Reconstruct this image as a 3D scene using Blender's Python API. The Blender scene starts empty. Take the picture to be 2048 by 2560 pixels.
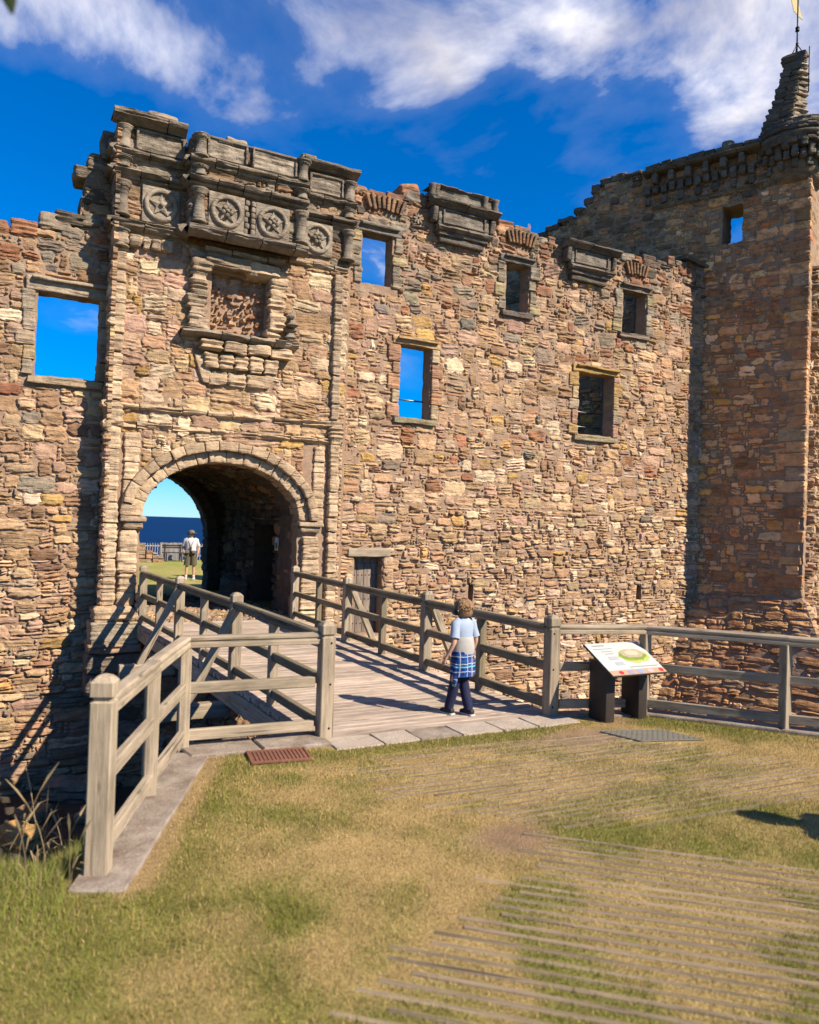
import bpy, bmesh, math, random
import numpy as np
from mathutils import Vector, Matrix, Euler

R = math.radians
sc = bpy.context.scene
col = sc.collection

# ------------------------------------------------------------------ camera, sky, sun, exposure
cam_d = bpy.data.cameras.new('camera'); cam = bpy.data.objects.new('camera', cam_d); col.objects.link(cam)
CAM = np.array([0.0, 0.0, 1.8])
YAW, PITCH, ROLL = R(27.64), R(0.915), R(1.83)
cam.location = CAM
cam.rotation_euler = (Euler((R(90) + PITCH, 0, -YAW), 'XYZ').to_matrix() @ Matrix.Rotation(ROLL, 3, 'Z')).to_euler()
cam_d.sensor_fit = 'HORIZONTAL'; cam_d.sensor_width = 36.0
cam_d.lens = 36.0 * 1914 / 2048
cam_d.clip_end = 60000; cam_d.clip_start = 0.05
cam_d.dof.use_dof = True; cam_d.dof.focus_distance = 15.0; cam_d.dof.aperture_fstop = 2.6
sc.camera = cam
sc.view_settings.view_transform = 'Standard'; sc.view_settings.look = 'None'
sc.view_settings.gamma = 1.0; sc.view_settings.use_curve_mapping = False
sc.view_settings.exposure = 1.05
sc.cycles.max_bounces = 6; sc.cycles.diffuse_bounces = 2; sc.cycles.use_adaptive_sampling = True
sc.cycles.use_denoising = True

SUN_DIR = Vector((0.573 * math.cos(R(40)), -0.819 * math.cos(R(40)), math.sin(R(40))))   # towards the sun
sun_d = bpy.data.lights.new('sun', 'SUN'); sun_d.energy = 5.0; sun_d.angle = R(0.53); sun_d.color = (1.0, 0.885, 0.725)
sun = bpy.data.objects.new('sun', sun_d); col.objects.link(sun)
sun.location = (20, -30, 40); sun.rotation_euler = (-SUN_DIR).to_track_quat('-Z', 'Y').to_euler()

world = bpy.data.worlds.new('World'); sc.world = world; world.use_nodes = True
wn, wl = world.node_tree.nodes, world.node_tree.links
wn.clear()
w_out = wn.new('ShaderNodeOutputWorld'); w_bg = wn.new('ShaderNodeBackground'); w_bg.inputs['Strength'].default_value = 0.072
sky = wn.new('ShaderNodeTexSky'); sky.sky_type = 'NISHITA'; sky.sun_disc = False
sky.sun_elevation = R(40); sky.sun_rotation = math.atan2(0.573, -0.819)
sky.altitude = 0; sky.air_density = 1.0; sky.dust_density = 0.0; sky.ozone_density = 6.0
hs = wn.new('ShaderNodeHueSaturation'); hs.inputs['Saturation'].default_value = 1.22; hs.inputs['Value'].default_value = 1.0
tn = wn.new('ShaderNodeMix'); tn.data_type = 'RGBA'; tn.blend_type = 'MULTIPLY'; tn.inputs['Factor'].default_value = 1.0   # a polarised, deep blue sky
tn.inputs['B'].default_value = (0.54, 0.82, 1.15, 1); wl.new(sky.outputs[0], tn.inputs['A'])
wl.new(tn.outputs['Result'], hs.inputs['Color'])
tc = wn.new('ShaderNodeTexCoord'); sep = wn.new('ShaderNodeSeparateXYZ'); wl.new(tc.outputs['Generated'], sep.inputs[0])
def wmath(op, a, b=None, c=None):
    n = wn.new('ShaderNodeMath'); n.operation = op
    for i, v in enumerate((a, b, c)):
        if v is None: continue
        if isinstance(v, (int, float)): n.inputs[i].default_value = v
        else: wl.new(v, n.inputs[i])
    return n.outputs[0]
zc = wmath('ADD', wmath('MAXIMUM', sep.outputs['Z'], 0.0), 0.16)
comb = wn.new('ShaderNodeCombineXYZ')
wl.new(wmath('DIVIDE', sep.outputs['X'], zc), comb.inputs[0]); wl.new(wmath('DIVIDE', sep.outputs['Y'], zc), comb.inputs[1])
CLOUD_OFF = (11.0456, -9.085, -13.1); CLOUD_SCALE = 1.5872
mp = wn.new('ShaderNodeMapping'); mp.name = 'cloudmap'; wl.new(comb.outputs[0], mp.inputs[0])
mp.inputs['Location'].default_value = CLOUD_OFF; mp.inputs['Scale'].default_value = (CLOUD_SCALE,) * 3; mp.inputs['Rotation'].default_value = (0, 0, 5.8632)
n1 = wn.new('ShaderNodeTexNoise'); n1.inputs['Scale'].default_value = 1.0; n1.inputs['Detail'].default_value = 9
n1.inputs['Roughness'].default_value = 0.56; n1.inputs['Distortion'].default_value = 0.35; wl.new(mp.outputs[0], n1.inputs['Vector'])
cr = wn.new('ShaderNodeValToRGB'); cr.name = 'cloudramp'; wl.new(n1.outputs[0], cr.inputs[0])
cr.color_ramp.elements[0].position = 0.475; cr.color_ramp.elements[0].color = (0, 0, 0, 1)
_e = cr.color_ramp.elements.new(0.55); _e.color = (.06, .06, .06, 1)
cr.color_ramp.elements[2].position = 0.665; cr.color_ramp.elements[2].color = (1, 1, 1, 1)
fade = wn.new('ShaderNodeMapRange'); fade.interpolation_type = 'SMOOTHSTEP'
fade.inputs['From Min'].default_value = 0.16; fade.inputs['From Max'].default_value = 0.36; wl.new(sep.outputs['Z'], fade.inputs['Value'])
cmask = wmath('MULTIPLY', wmath('MULTIPLY', cr.outputs[0], fade.outputs[0]), 0.95)
n2 = wn.new('ShaderNodeTexNoise'); n2.inputs['Scale'].default_value = 3.1; n2.inputs['Detail'].default_value = 6; wl.new(mp.outputs[0], n2.inputs['Vector'])
cr2 = wn.new('ShaderNodeValToRGB'); wl.new(n2.outputs[0], cr2.inputs[0])
cr2.color_ramp.elements[0].position = 0.35; cr2.color_ramp.elements[0].color = (4.9, 4.75, 5.3, 1)
cr2.color_ramp.elements[1].position = 0.68; cr2.color_ramp.elements[1].color = (9.2, 8.9, 9.1, 1)
wm = wn.new('ShaderNodeMix'); wm.data_type = 'RGBA'; wl.new(cmask, wm.inputs['Factor'])
wl.new(hs.outputs[0], wm.inputs['A']); wl.new(cr2.outputs[0], wm.inputs['B'])
wl.new(wm.outputs['Result'], w_bg.inputs['Color']); wl.new(w_bg.outputs[0], w_out.inputs['Surface'])

# ------------------------------------------------------------------ noise and mesh helpers
rng = np.random.default_rng(11)
_TAB = np.random.default_rng(5).random((64, 64, 64)).ravel()
def vnoise(x, y, z):
    """smooth value noise, 0..1"""
    x, y, z = np.asarray(x, float) + 0 * (np.asarray(y) + np.asarray(z)), np.asarray(y, float), np.asarray(z, float)
    ix, iy, iz = np.floor(x).astype(np.int64), np.floor(y).astype(np.int64), np.floor(z).astype(np.int64)
    fx, fy, fz = x - ix, y - iy, z - iz
    fx = fx * fx * (3 - 2 * fx); fy = fy * fy * (3 - 2 * fy); fz = fz * fz * (3 - 2 * fz)
    x0, x1 = (ix & 63) << 12, ((ix + 1) & 63) << 12; y0, y1 = (iy & 63) << 6, ((iy + 1) & 63) << 6; z0, z1 = iz & 63, (iz + 1) & 63
    t = _TAB
    a = t[x0 + y0 + z0] * (1 - fx) + t[x1 + y0 + z0] * fx; b = t[x0 + y1 + z0] * (1 - fx) + t[x1 + y1 + z0] * fx
    c = t[x0 + y0 + z1] * (1 - fx) + t[x1 + y0 + z1] * fx; d = t[x0 + y1 + z1] * (1 - fx) + t[x1 + y1 + z1] * fx
    return (a * (1 - fy) + b * fy) * (1 - fz) + (c * (1 - fy) + d * fy) * fz
def fbm(x, y, z, o=3):
    r = 0; a = 1; t = 0
    for i in range(o):
        r = r + a * vnoise(x * 2 ** i + 17.3 * i, y * 2 ** i + 5.1 * i, z * 2 ** i + 9.7 * i); t += a; a *= .5
    return r / t

def mesh(name, V, Q=None, T=None, tint=None, smooth=True):
    V = np.asarray(V, float).reshape(-1, 3)
    Q = np.zeros((0, 4), int) if Q is None or len(Q) == 0 else np.asarray(Q, int)
    T = np.zeros((0, 3), int) if T is None or len(T) == 0 else np.asarray(T, int)
    me = bpy.data.meshes.new(name)
    me.vertices.add(len(V)); me.vertices.foreach_set('co', V.astype(np.float32).ravel())
    li = np.concatenate([Q.ravel(), T.ravel()]).astype(np.int32)
    me.loops.add(len(li)); me.loops.foreach_set('vertex_index', li)
    st = np.concatenate([np.arange(len(Q)) * 4, len(Q) * 4 + np.arange(len(T)) * 3]).astype(np.int32)
    me.polygons.add(len(st)); me.polygons.foreach_set('loop_start', st)
    me.polygons.foreach_set('use_smooth', np.full(len(st), bool(smooth)))
    if tint is not None:
        tint = np.asarray(tint, float)
        if tint.ndim == 1: tint = np.tile(tint, (len(V), 1))
        at = me.attributes.new('tint', 'FLOAT_COLOR', 'POINT')
        at.data.foreach_set('color', np.c_[tint[:, :3], np.ones(len(V))].astype(np.float32).ravel())
    me.update(calc_edges=True)
    return me
def obj(name, me, mat=None, parent=None, mtx=None):
    o = bpy.data.objects.new(name, me); col.objects.link(o)
    if mat is not None and me is not None and len(me.materials) == 0: me.materials.append(mat)
    if mtx is not None: o.matrix_world = mtx
    if parent is not None: o.parent = parent; o.matrix_parent_inverse = parent_inv(parent)
    return o
def parent_world(p):
    if p.parent is None: return p.matrix_basis.copy()
    return parent_world(p.parent) @ p.matrix_parent_inverse @ p.matrix_basis
def parent_inv(p): return parent_world(p).inverted()
def thing(name, label, cat, loc=(0, 0, 0), group=None):
    o = bpy.data.objects.new(name, None); col.objects.link(o); o.location = loc; o.empty_display_size = .2
    return tag(o, label, cat, group)
def tag(o, label=None, cat=None, group=None, kind=None):
    if label: o['label'] = label
    if cat: o['category'] = cat
    if group: o['group'] = group
    if kind: o['kind'] = kind
    return o

# ------------------------------------------------------------------ materials
def newmat(name):
    m = bpy.data.materials.new(name); m.use_nodes = True
    nt = m.node_tree; b = nt.nodes['Principled BSDF']
    return m, nt, b
class NB:
    def __init__(s, nt): s.nt = nt
    def n(s, t, **k):
        x = s.nt.nodes.new(t)
        for a, v in k.items():
            if a in x.inputs and not hasattr(x, a): s.set(x.inputs[a], v)
            elif hasattr(x, a): setattr(x, a, v)
            else: s.set(x.inputs[a.replace('_', ' ')], v)
        return x
    def set(s, inp, v):
        if isinstance(v, bpy.types.NodeSocket): s.nt.links.new(v, inp)
        else: inp.default_value = v
    def mapping(s, vec, scale, loc=(0, 0, 0)):
        m = s.nt.nodes.new('ShaderNodeMapping'); s.set(m.inputs[0], vec)
        m.inputs['Scale'].default_value = scale if hasattr(scale, '__len__') else (scale,) * 3; m.inputs['Location'].default_value = loc
        return m.outputs[0]
    def noise(s, vec, scale, detail=4, rough=.55, dist=0):
        m = s.nt.nodes.new('ShaderNodeTexNoise'); s.set(m.inputs['Vector'], vec); m.inputs['Scale'].default_value = scale
        m.inputs['Detail'].default_value = detail; m.inputs['Roughness'].default_value = rough; m.inputs['Distortion'].default_value = dist
        return m.outputs[0]
    def ramp(s, fac, stops):
        m = s.nt.nodes.new('ShaderNodeValToRGB'); s.set(m.inputs[0], fac); e = m.color_ramp.elements
        while len(e) < len(stops): e.new(.5)
        for i, (p, c) in enumerate(stops):
            e[i].position = p; e[i].color = (c, c, c, 1) if not hasattr(c, '__len__') else (*c, 1)
        return m.outputs[0]
    def mix(s, fac, a, b, blend='MIX'):
        m = s.nt.nodes.new('ShaderNodeMix'); m.data_type = 'RGBA'; m.blend_type = blend
        s.set(m.inputs['Factor'], fac)
        s.set(m.inputs['A'], a if not isinstance(a, tuple) else (*a, 1)); s.set(m.inputs['B'], b if not isinstance(b, tuple) else (*b, 1))
        return m.outputs['Result']
    def math(s, op, a, b=0.0):
        m = s.nt.nodes.new('ShaderNodeMath'); m.operation = op; s.set(m.inputs[0], a); s.set(m.inputs[1], b); return m.outputs[0]
    def bump(s, h, strength, dist, normal=None):
        m = s.nt.nodes.new('ShaderNodeBump'); m.inputs['Strength'].default_value = strength; m.inputs['Distance'].default_value = dist
        s.set(m.inputs['Height'], h)
        if normal is not None: s.set(m.inputs['Normal'], normal)
        return m.outputs[0]

def mat_stone():
    m, nt, b = newmat('sandstone'); k = NB(nt)
    g = k.n('ShaderNodeNewGeometry'); pos = g.outputs['Position']
    at = k.n('ShaderNodeAttribute', attribute_name='tint')
    wob = k.noise(k.mapping(pos, (2.2, 2.2, 2.2)), 1.0, 3)
    strv = k.n('ShaderNodeCombineXYZ')
    sx = k.n('ShaderNodeSeparateXYZ'); k.set(sx.inputs[0], pos)
    k.set(strv.inputs[0], sx.outputs[0]); k.set(strv.inputs[1], sx.outputs[1])
    k.set(strv.inputs[2], k.math('ADD', sx.outputs[2], k.math('MULTIPLY', wob, .12)))
    strata = k.noise(k.mapping(strv.outputs[0], (3.0, 3.0, 34.0)), 1.0, 4, .6)
    smask = k.ramp(k.noise(k.mapping(pos, (1.7, 1.7, 2.6), (3, 1, 7)), 1.0, 3, .5), [(.38, .15), (.62, 1.0)])
    strata = k.math('MULTIPLY', strata, smask)
    mott = k.noise(k.mapping(pos, 9.0), 1.0, 5, .62)
    fine = k.noise(k.mapping(pos, 60.0), 1.0, 4, .65)
    c = k.mix(k.ramp(strata, [(.36, .0), (.72, .6)]), at.outputs['Color'], (.20, .125, .08), 'MIX')
    c = k.mix(1.0, c, k.ramp(mott, [(.22, .62), (.5, 1.0), (.8, 1.28)]), 'MULTIPLY')
    c = k.mix(1.0, c, k.ramp(fine, [(.25, .78), (.7, 1.15)]), 'MULTIPLY')
    # rusty bleeding and black lichen: irregular blotches of the stone itself
    rust = k.ramp(k.noise(k.mapping(pos, (2.6, 2.6, 4.5), (4, 9, 1)), 1.0, 5, .6), [(.64, 0.0), (.78, .5)])
    c = k.mix(rust, c, (.40, .20, .055))
    lich = k.ramp(k.noise(k.mapping(pos, (5.0, 5.0, 6.5), (1, 2, 8)), 1.0, 6, .7), [(.60, 0.0), (.72, .55)])
    c = k.mix(lich, c, (.10, .088, .07))
    zhi = k.n('ShaderNodeMapRange'); k.set(zhi.inputs['Value'], sx.outputs[2]); zhi.inputs['From Min'].default_value = 5.9; zhi.inputs['From Max'].default_value = 7.6
    crust = k.ramp(k.noise(k.mapping(pos, (3.4, 3.4, 5.5), (5, 4, 2)), 1.0, 7, .68), [(.46, 0.0), (.62, .7)])   # black crust on the high, wet masonry
    c = k.mix(k.math('MULTIPLY', crust, zhi.outputs[0]), c, (.085, .072, .056))
    k.set(b.inputs['Base Color'], c); b.inputs['Roughness'].default_value = .93
    b.inputs['Specular IOR Level'].default_value = .2
    pit = k.ramp(k.noise(k.mapping(pos, 24.0), 1.0, 3, .6), [(.33, 0.0), (.5, 1.0)])
    n = k.bump(strata, .9, .05)
    n = k.bump(pit, .45, .012, n)
    n = k.bump(fine, .5, .008, n)
    k.set(b.inputs['Normal'], n)
    return m
def mat_mortar(name='mortar', base=(.44, .30, .20), dark=(.30, .195, .13)):
    m, nt, b = newmat(name); k = NB(nt)
    pos = k.n('ShaderNodeNewGeometry').outputs['Position']
    a = k.noise(k.mapping(pos, 5.0), 1.0, 6, .65); f = k.noise(k.mapping(pos, 70.0), 1.0, 4, .7)
    c = k.mix(k.ramp(a, [(.3, 0.0), (.7, 1.0)]), dark, base)
    c = k.mix(1.0, c, k.ramp(f, [(.25, .7), (.75, 1.2)]), 'MULTIPLY')
    k.set(b.inputs['Base Color'], c); b.inputs['Roughness'].default_value = .95; b.inputs['Specular IOR Level'].default_value = .15
    n = k.bump(a, .6, .04); n = k.bump(f, .7, .012, n); k.set(b.inputs['Normal'], n)
    return m
def mat_wood(name, base, dark, green=0.0):
    m, nt, b = newmat(name); k = NB(nt)
    oc = k.n('ShaderNodeTexCoord').outputs['Object']; pos = k.n('ShaderNodeNewGeometry').outputs['Position']
    rnd = k.n('ShaderNodeObjectInfo').outputs['Random']
    cb = k.n('ShaderNodeCombineXYZ'); k.set(cb.inputs[0], k.math('MULTIPLY', rnd, 37.0)); k.set(cb.inputs[1], k.math('MULTIPLY', rnd, 11.0))
    va = k.n('ShaderNodeVectorMath'); va.operation = 'ADD'; k.set(va.inputs[0], oc); k.set(va.inputs[1], cb.outputs[0])
    gr = k.noise(k.mapping(va.outputs[0], (1.6, 55.0, 55.0)), 1.0, 4, .6, .4)
    big = k.noise(k.mapping(va.outputs[0], (1.2, 6.0, 6.0)), 1.0, 4, .6)
    fine = k.noise(k.mapping(va.outputs[0], (9.0, 180.0, 180.0)), 1.0, 2, .6)
    c = k.mix(k.ramp(gr, [(.32, 0.0), (.66, 1.0)]), dark, base)
    c = k.mix(1.0, c, k.ramp(big, [(.25, .72), (.75, 1.18)]), 'MULTIPLY')
    c = k.mix(1.0, c, k.ramp(rnd, [(0.0, .82), (1.0, 1.14)]), 'MULTIPLY')
    c = k.mix(1.0, c, k.ramp(fine, [(.3, .8), (.7, 1.1)]), 'MULTIPLY')
    crack = k.ramp(k.noise(k.mapping(va.outputs[0], (1.1, 30.0, 30.0), (5, 3, 1)), 1.0, 3, .5), [(.30, .35), (.37, 1.0)])
    c = k.mix(1.0, c, crack, 'MULTIPLY')
    stn = k.ramp(k.noise(k.mapping(va.outputs[0], (2.5, 9.0, 9.0), (2, 7, 4)), 1.0, 5, .65), [(.30, .62), (.52, 1.0)])
    c = k.mix(1.0, c, stn, 'MULTIPLY')
    knot = k.n('ShaderNodeTexVoronoi'); k.set(knot.inputs['Vector'], k.mapping(va.outputs[0], (2.2, 9.0, 9.0))); knot.inputs['Scale'].default_value = 1.0
    c = k.mix(1.0, c, k.ramp(knot.outputs['Distance'], [(.06, .45), (.13, 1.0)]), 'MULTIPLY')
    if green:
        gm = k.ramp(k.noise(k.mapping(pos, 3.0), 1.0, 5, .65), [(.42, 0.0), (.7, green)])
        c = k.mix(gm, c, (.16, .165, .085))
    k.set(b.inputs['Base Color'], c); b.inputs['Roughness'].default_value = .8; b.inputs['Specular IOR Level'].default_value = .25
    n = k.bump(gr, .5, .004); n = k.bump(fine, .4, .002, n); k.set(b.inputs['Normal'], n)
    return m
def mat_plain(name, color, rough=.7, metal=0.0, var=.15, scale=30.0, bump=.1, spec=.3):
    m, nt, b = newmat(name); k = NB(nt)
    oc = k.n('ShaderNodeTexCoord').outputs['Object']
    f = k.noise(k.mapping(oc, scale), 1.0, 4, .6)
    c = k.mix(1.0, tuple(color), k.ramp(f, [(.25, 1 - var), (.75, 1 + var)]), 'MULTIPLY')
    k.set(b.inputs['Base Color'], c); b.inputs['Roughness'].default_value = rough; b.inputs['Metallic'].default_value = metal
    b.inputs['Specular IOR Level'].default_value = spec
    if bump: k.set(b.inputs['Normal'], k.bump(f, bump, .005))
    return m
M = {}
M['stone'] = mat_stone()
M['mortar'] = mat_mortar()
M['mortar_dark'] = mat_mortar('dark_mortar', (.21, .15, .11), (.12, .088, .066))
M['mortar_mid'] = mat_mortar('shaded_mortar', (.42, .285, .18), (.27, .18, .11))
M['vault_shade'] = mat_mortar('vault_shade_mortar', (.10, .08, .06), (.06, .048, .038))  # mortar darkened: the deep shade of the passage is put into its colour
M['wood'] = mat_wood('weathered_timber', (.52, .415, .295), (.34, .26, .175), .2)
M['wood_green'] = mat_wood('mossy_timber', (.34, .27, .175), (.20, .155, .095), .4)
M['deck'] = mat_wood('deck_timber', (.62, .49, .385), (.43, .33, .25), 0)
M['door'] = mat_wood('door_timber', (.33, .26, .20), (.19, .145, .11), 0)
M['concrete'] = mat_mortar('concrete', (.43, .36, .29), (.20, .145, .105))
M['flag'] = mat_mortar('flagstone', (.54, .45, .36), (.42, .34, .27))
M['iron'] = mat_plain('dark_iron', (.022, .022, .025), .5, .6)
M['steel'] = mat_plain('steel_bar', (.2, .2, .2), .4, .8)
M['gold'] = mat_plain('gilded_metal', (.85, .66, .26), .55, 0)
M['rust'] = mat_plain('rusty_iron', (.21, .09, .055), .85, .1, .4, 60)
M['panelpost'] = mat_plain('dark_brown_metal', (.055, .042, .035), .5, .2, .1)
M['white'] = mat_plain('white_board', (.52, .52, .48), .5, 0, .05)
# ------------------------------------------------------------------ masonry kit
COLS = dict(buff=(.555, .37, .21), tan=(.465, .288, .157), pink=(.48, .308, .20), brown=(.325, .19, .105), red=(.355, .165, .085),
            ochre=(.50, .30, .11), pale=(.65, .475, .305), grey=(.30, .235, .165), dark=(.14, .105, .075), slate=(.24, .20, .155))
def pick(w, z=0):
    ks = list(w.keys()); p = np.array([w[a] for a in ks], float); p /= p.sum()
    c = np.array(COLS[ks[rng.choice(len(ks), p=p)]])
    return c * rng.uniform(.72, 1.18) * (1 + rng.normal(0, .025, 3))
def planar(o, u, n):
    o, u, n = (np.array(a, float) for a in (o, u, n)); zv = np.array([0, 0, 1.0])
    return lambda U, V, D: o + np.multiply.outer(U, u) + np.multiply.outer(V, zv) + np.multiply.outer(D, n)

def pack(u0, u1, v0, v1, ok, cell, hdist, wfac, seed, maxw=.75):
    """random rubble: rectangles that fill a grid from the bottom up"""
    r = random.Random(seed)
    nu, nv = int(round((u1 - u0) / cell)), int(round((v1 - v0) / cell))
    uu = u0 + (np.arange(nu) + .5) * cell; vv = v0 + (np.arange(nv) + .5) * cell
    free = ok(uu[None, :] + 0 * vv[:, None], vv[:, None] + 0 * uu[None, :]).astype(bool)
    out = []; lab = np.zeros((nv, nu + 1), int); cnt = 0
    hs_, hp = list(hdist.keys()), list(hdist.values())
    for j in range(nv):
        i = 0
        row = free[j]
        while i < nu:
            if not row[i]: i += 1; continue
            run = i
            while run < nu and row[run]: run += 1
            run -= i
            h = r.choices(hs_, hp)[0]
            w = max(2, int(round(h * r.uniform(*wfac) if h > 1 else r.uniform(3, 7))))
            w = min(w, run, max(2, int(maxw / cell)))
            if run - w == 1: w = run if run <= maxw / cell else w - 1
            w = max(1, w); h = min(h, nv - j)
            if h > w: h = max(1, w - (1 if r.random() < .6 else 0))
            while h > 1 and not free[j:j + h, i:i + w].all(): h -= 1
            if j > 0:                                                  # break the joint over the stone below
                for dw in (0, 1, -1, 2, -2):
                    e_ = i + w + dw
                    if w + dw < 1 or e_ > nu or w + dw > run: continue
                    if e_ == nu or lab[j - 1, e_ - 1] == lab[j - 1, e_] or lab[j - 1, e_] == 0:
                        if free[j:j + h, i:e_].all(): w += dw; break
            cnt += 1; lab[j:j + h, i:i + w] = cnt
            free[j:j + h, i:i + w] = False
            out.append((u0 + i * cell, v0 + j * cell, w * cell, h * cell))
            i += w
    return out

class Stones:
    """collects the front shells of wall stones, then splits them into parts"""
    def __init__(s): s.P = []; s.Q = []; s.C = []; s.meta = []; s.nv = 0
    def add(s, fmap, cu, cv, w, h, tint, prot=.04, skirt=.07, res=.03, lam=.012, rough=.012, roundp=None, jit=.05, wob=.02, q=None):
        w = max(w, .03); h = max(h, .03)
        nx = int(np.clip(round(w / res), 3, 16)); lay = rng.random() < .55; ny = int(np.clip(round(h / (res * (.6 if lay else 1))), 3, 16))
        a = np.linspace(-1, 1, nx + 1); b = np.linspace(-1, 1, ny + 1)
        a = np.sign(a) * np.abs(a) ** .85; b = np.sign(b) * np.abs(b) ** .85
        S, T = np.meshgrid(a, b); S = S.ravel(); T = T.ravel()
        m = np.maximum(np.abs(S), np.abs(T)); p = roundp or rng.uniform(4, 16)
        k = np.where(m > 1e-6, m / np.maximum((np.abs(S) ** p + np.abs(T) ** p) ** (1 / p), 1e-6), 1)
        x = S * k * w / 2; y = T * k * h / 2
        j = rng.normal(0, jit, 4)
        x = x + S * T * w * .5 * j[0] + T * h * .5 * j[2]; y = y + S * T * h * .5 * j[1] + S * h * .5 * j[3] * 1.2
        sd = rng.uniform(0, 999)
        ph = rng.uniform(0, 6.28, 4); ka, kb = 2 + w * 9, 2 + h * 9
        x = x + (np.sin(T * kb + ph[0]) + .6 * np.sin(T * kb * 2.3 + S * 2 + ph[1])) * min(.02, w * .06) * m; y = y + (np.sin(S * ka + ph[2]) + .6 * np.sin(S * ka * 2.1 + T * 2 + ph[3])) * min(.018, h * .06) * m
        qq = q or rng.uniform(6, 18)
        d = prot * (1 - m ** qq)
        inn = 1 - m ** 6
        zz = y * rng.uniform(24, 46)
        led = vnoise(x * 3.5 + sd, zz + x * rng.normal(0, 4), sd)
        led = np.clip((led - .3) / .4, 0, 1) - .5 if lay else led - .5
        d = d + inn * lam * (2.2 if lay else 1.2) * led
        d = d + inn * rough * 2 * (fbm(x * 9 + sd, y * 11, sd, 2) - .5)
        d = d + inn * (S * rng.normal(0, .008) + T * rng.normal(0, .008))
        U = cu + x; V = cv + y
        if wob:
            U = U + wob * 2 * (vnoise(cu * .9 + x, cv * .9 + y, 31) - .5); V = V + wob * 2.6 * (vnoise((cu + x) * .7, (cv + y) * .7, 57) - .5)
        idx = np.arange((nx + 1) * (ny + 1)).reshape(ny + 1, nx + 1)
        F = np.stack([idx[:-1, :-1], idx[:-1, 1:], idx[1:, 1:], idx[1:, :-1]], -1).reshape(-1, 4)
        ring = np.concatenate([idx[0, :-1], idx[:-1, -1], idx[-1, :0:-1], idx[:0:-1, 0]])
        n0 = len(U); nr = len(ring)
        U = np.r_[U, U[ring]]; V = np.r_[V, V[ring]]; d = np.r_[d, np.full(nr, -skirt)]
        sk = n0 + np.arange(nr)
        F2 = np.stack([ring, sk, np.roll(sk, -1), np.roll(ring, -1)], -1)
        s.push(fmap(U, V, d), np.r_[F, F2], tint)
    def push(s, P, F, tint):
        s.P.append(P); s.Q.append(F); s.C.append(np.tile(np.asarray(tint)[:3], (len(P), 1)))
        s.meta.append((P.mean(0), P))
    def build(s, parent, name, mat, keep=300, rest_name=None, smooth=False):
        sc_ = []
        f = np.array([math.sin(YAW), math.cos(YAW), 0]); rt = np.array([math.cos(YAW), -math.sin(YAW), 0])
        for c, P in s.meta:
            d = c - CAM; z = max(d @ f, .1); px = 1914 * (d @ rt) / z; py = 1914 * d[2] / z
            ext = np.ptp(P, 0); a = (ext[2] + .02) * (math.hypot(ext[0], ext[1]) + .02) / z ** 2
            sc_.append(a if abs(px) < 1060 and abs(py) < 1300 else a * .01)
        order = np.argsort(-np.array(sc_)); big = set(order[:keep].tolist())
        for i in order[:keep]:
            obj(name, mesh(name, s.P[i], s.Q[i], tint=s.C[i], smooth=smooth), mat, parent)
        rest = [i for i in range(len(s.P)) if i not in big]
        if rest:
            off = 0; V, F, C = [], [], []
            for i in rest:
                V.append(s.P[i]); F.append(s.Q[i] + off); C.append(s.C[i]); off += len(s.P[i])
            o = obj(rest_name or (name + '_rubble'), mesh(name, np.concatenate(V), np.concatenate(F), tint=np.concatenate(C), smooth=smooth), mat, parent)
            o['kind'] = 'stuff'
    def merge_obj(s, name, mat, parent):
        off = 0; V, F, C = [], [], []
        for i in range(len(s.P)):
            V.append(s.P[i]); F.append(s.Q[i] + off); C.append(s.C[i]); off += len(s.P[i])
        return obj(name, mesh(name, np.concatenate(V), np.concatenate(F), tint=np.concatenate(C)), mat, parent)

def slab(fmap, u0, u1, v0, v1, ok, cell, d_front, d_back, rough=.02, seed=0):
    """a wall core with openings, as a grid of cells with front, back and edge faces"""
    nu, nv = int(round((u1 - u0) / cell)), int(round((v1 - v0) / cell))
    uc = u0 + (np.arange(nu) + .5) * cell; vc = v0 + (np.arange(nv) + .5) * cell
    K = ok(uc[None, :] + 0 * vc[:, None], vc[:, None] + 0 * uc[None, :]).astype(bool)
    ug = u0 + np.arange(nu + 1) * cell; vg = v0 + np.arange(nv + 1) * cell
    UU, VV = np.meshgrid(ug, vg); n = UU.size
    jx = (vnoise(UU * 9, VV * 9, seed + 3) - .5) * cell * .5; jy = (vnoise(UU * 9, VV * 9, seed + 9) - .5) * cell * .5
    df = d_front + rough * 2 * (fbm(UU * 6, VV * 6, seed, 3) - .5)
    P = np.concatenate([fmap((UU + jx).ravel(), (VV + jy).ravel(), df.ravel()), fmap((UU + jx).ravel(), (VV + jy).ravel(), np.full(n, d_back))])
    I = np.arange(n).reshape(nv + 1, nu + 1)
    A, B, C, D = I[:-1, :-1], I[:-1, 1:], I[1:, 1:], I[1:, :-1]
    fr = np.stack([A, B, C, D], -1)[K]; bk = np.stack([D, C, B, A], -1)[K] + n
    Z = np.zeros_like(K)
    def sh(a): return a
    L = K & ~np.c_[Z[:, :1], K[:, :-1]]; Rr = K & ~np.c_[K[:, 1:], Z[:, :1]]
    Bo = K & ~np.r_[Z[:1], K[:-1]]; To = K & ~np.r_[K[1:], Z[:1]]
    side = [np.stack([A, D, D + n, A + n], -1)[L], np.stack([C, B, B + n, C + n], -1)[Rr], np.stack([B, A, A + n, B + n], -1)[Bo], np.stack([D, C, C + n, D + n], -1)[To]]
    Q = np.concatenate([fr, bk] + side)
    used = np.unique(Q); re = np.zeros(2 * n, int); re[used] = np.arange(len(used))
    return P[used], re[Q]

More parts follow.
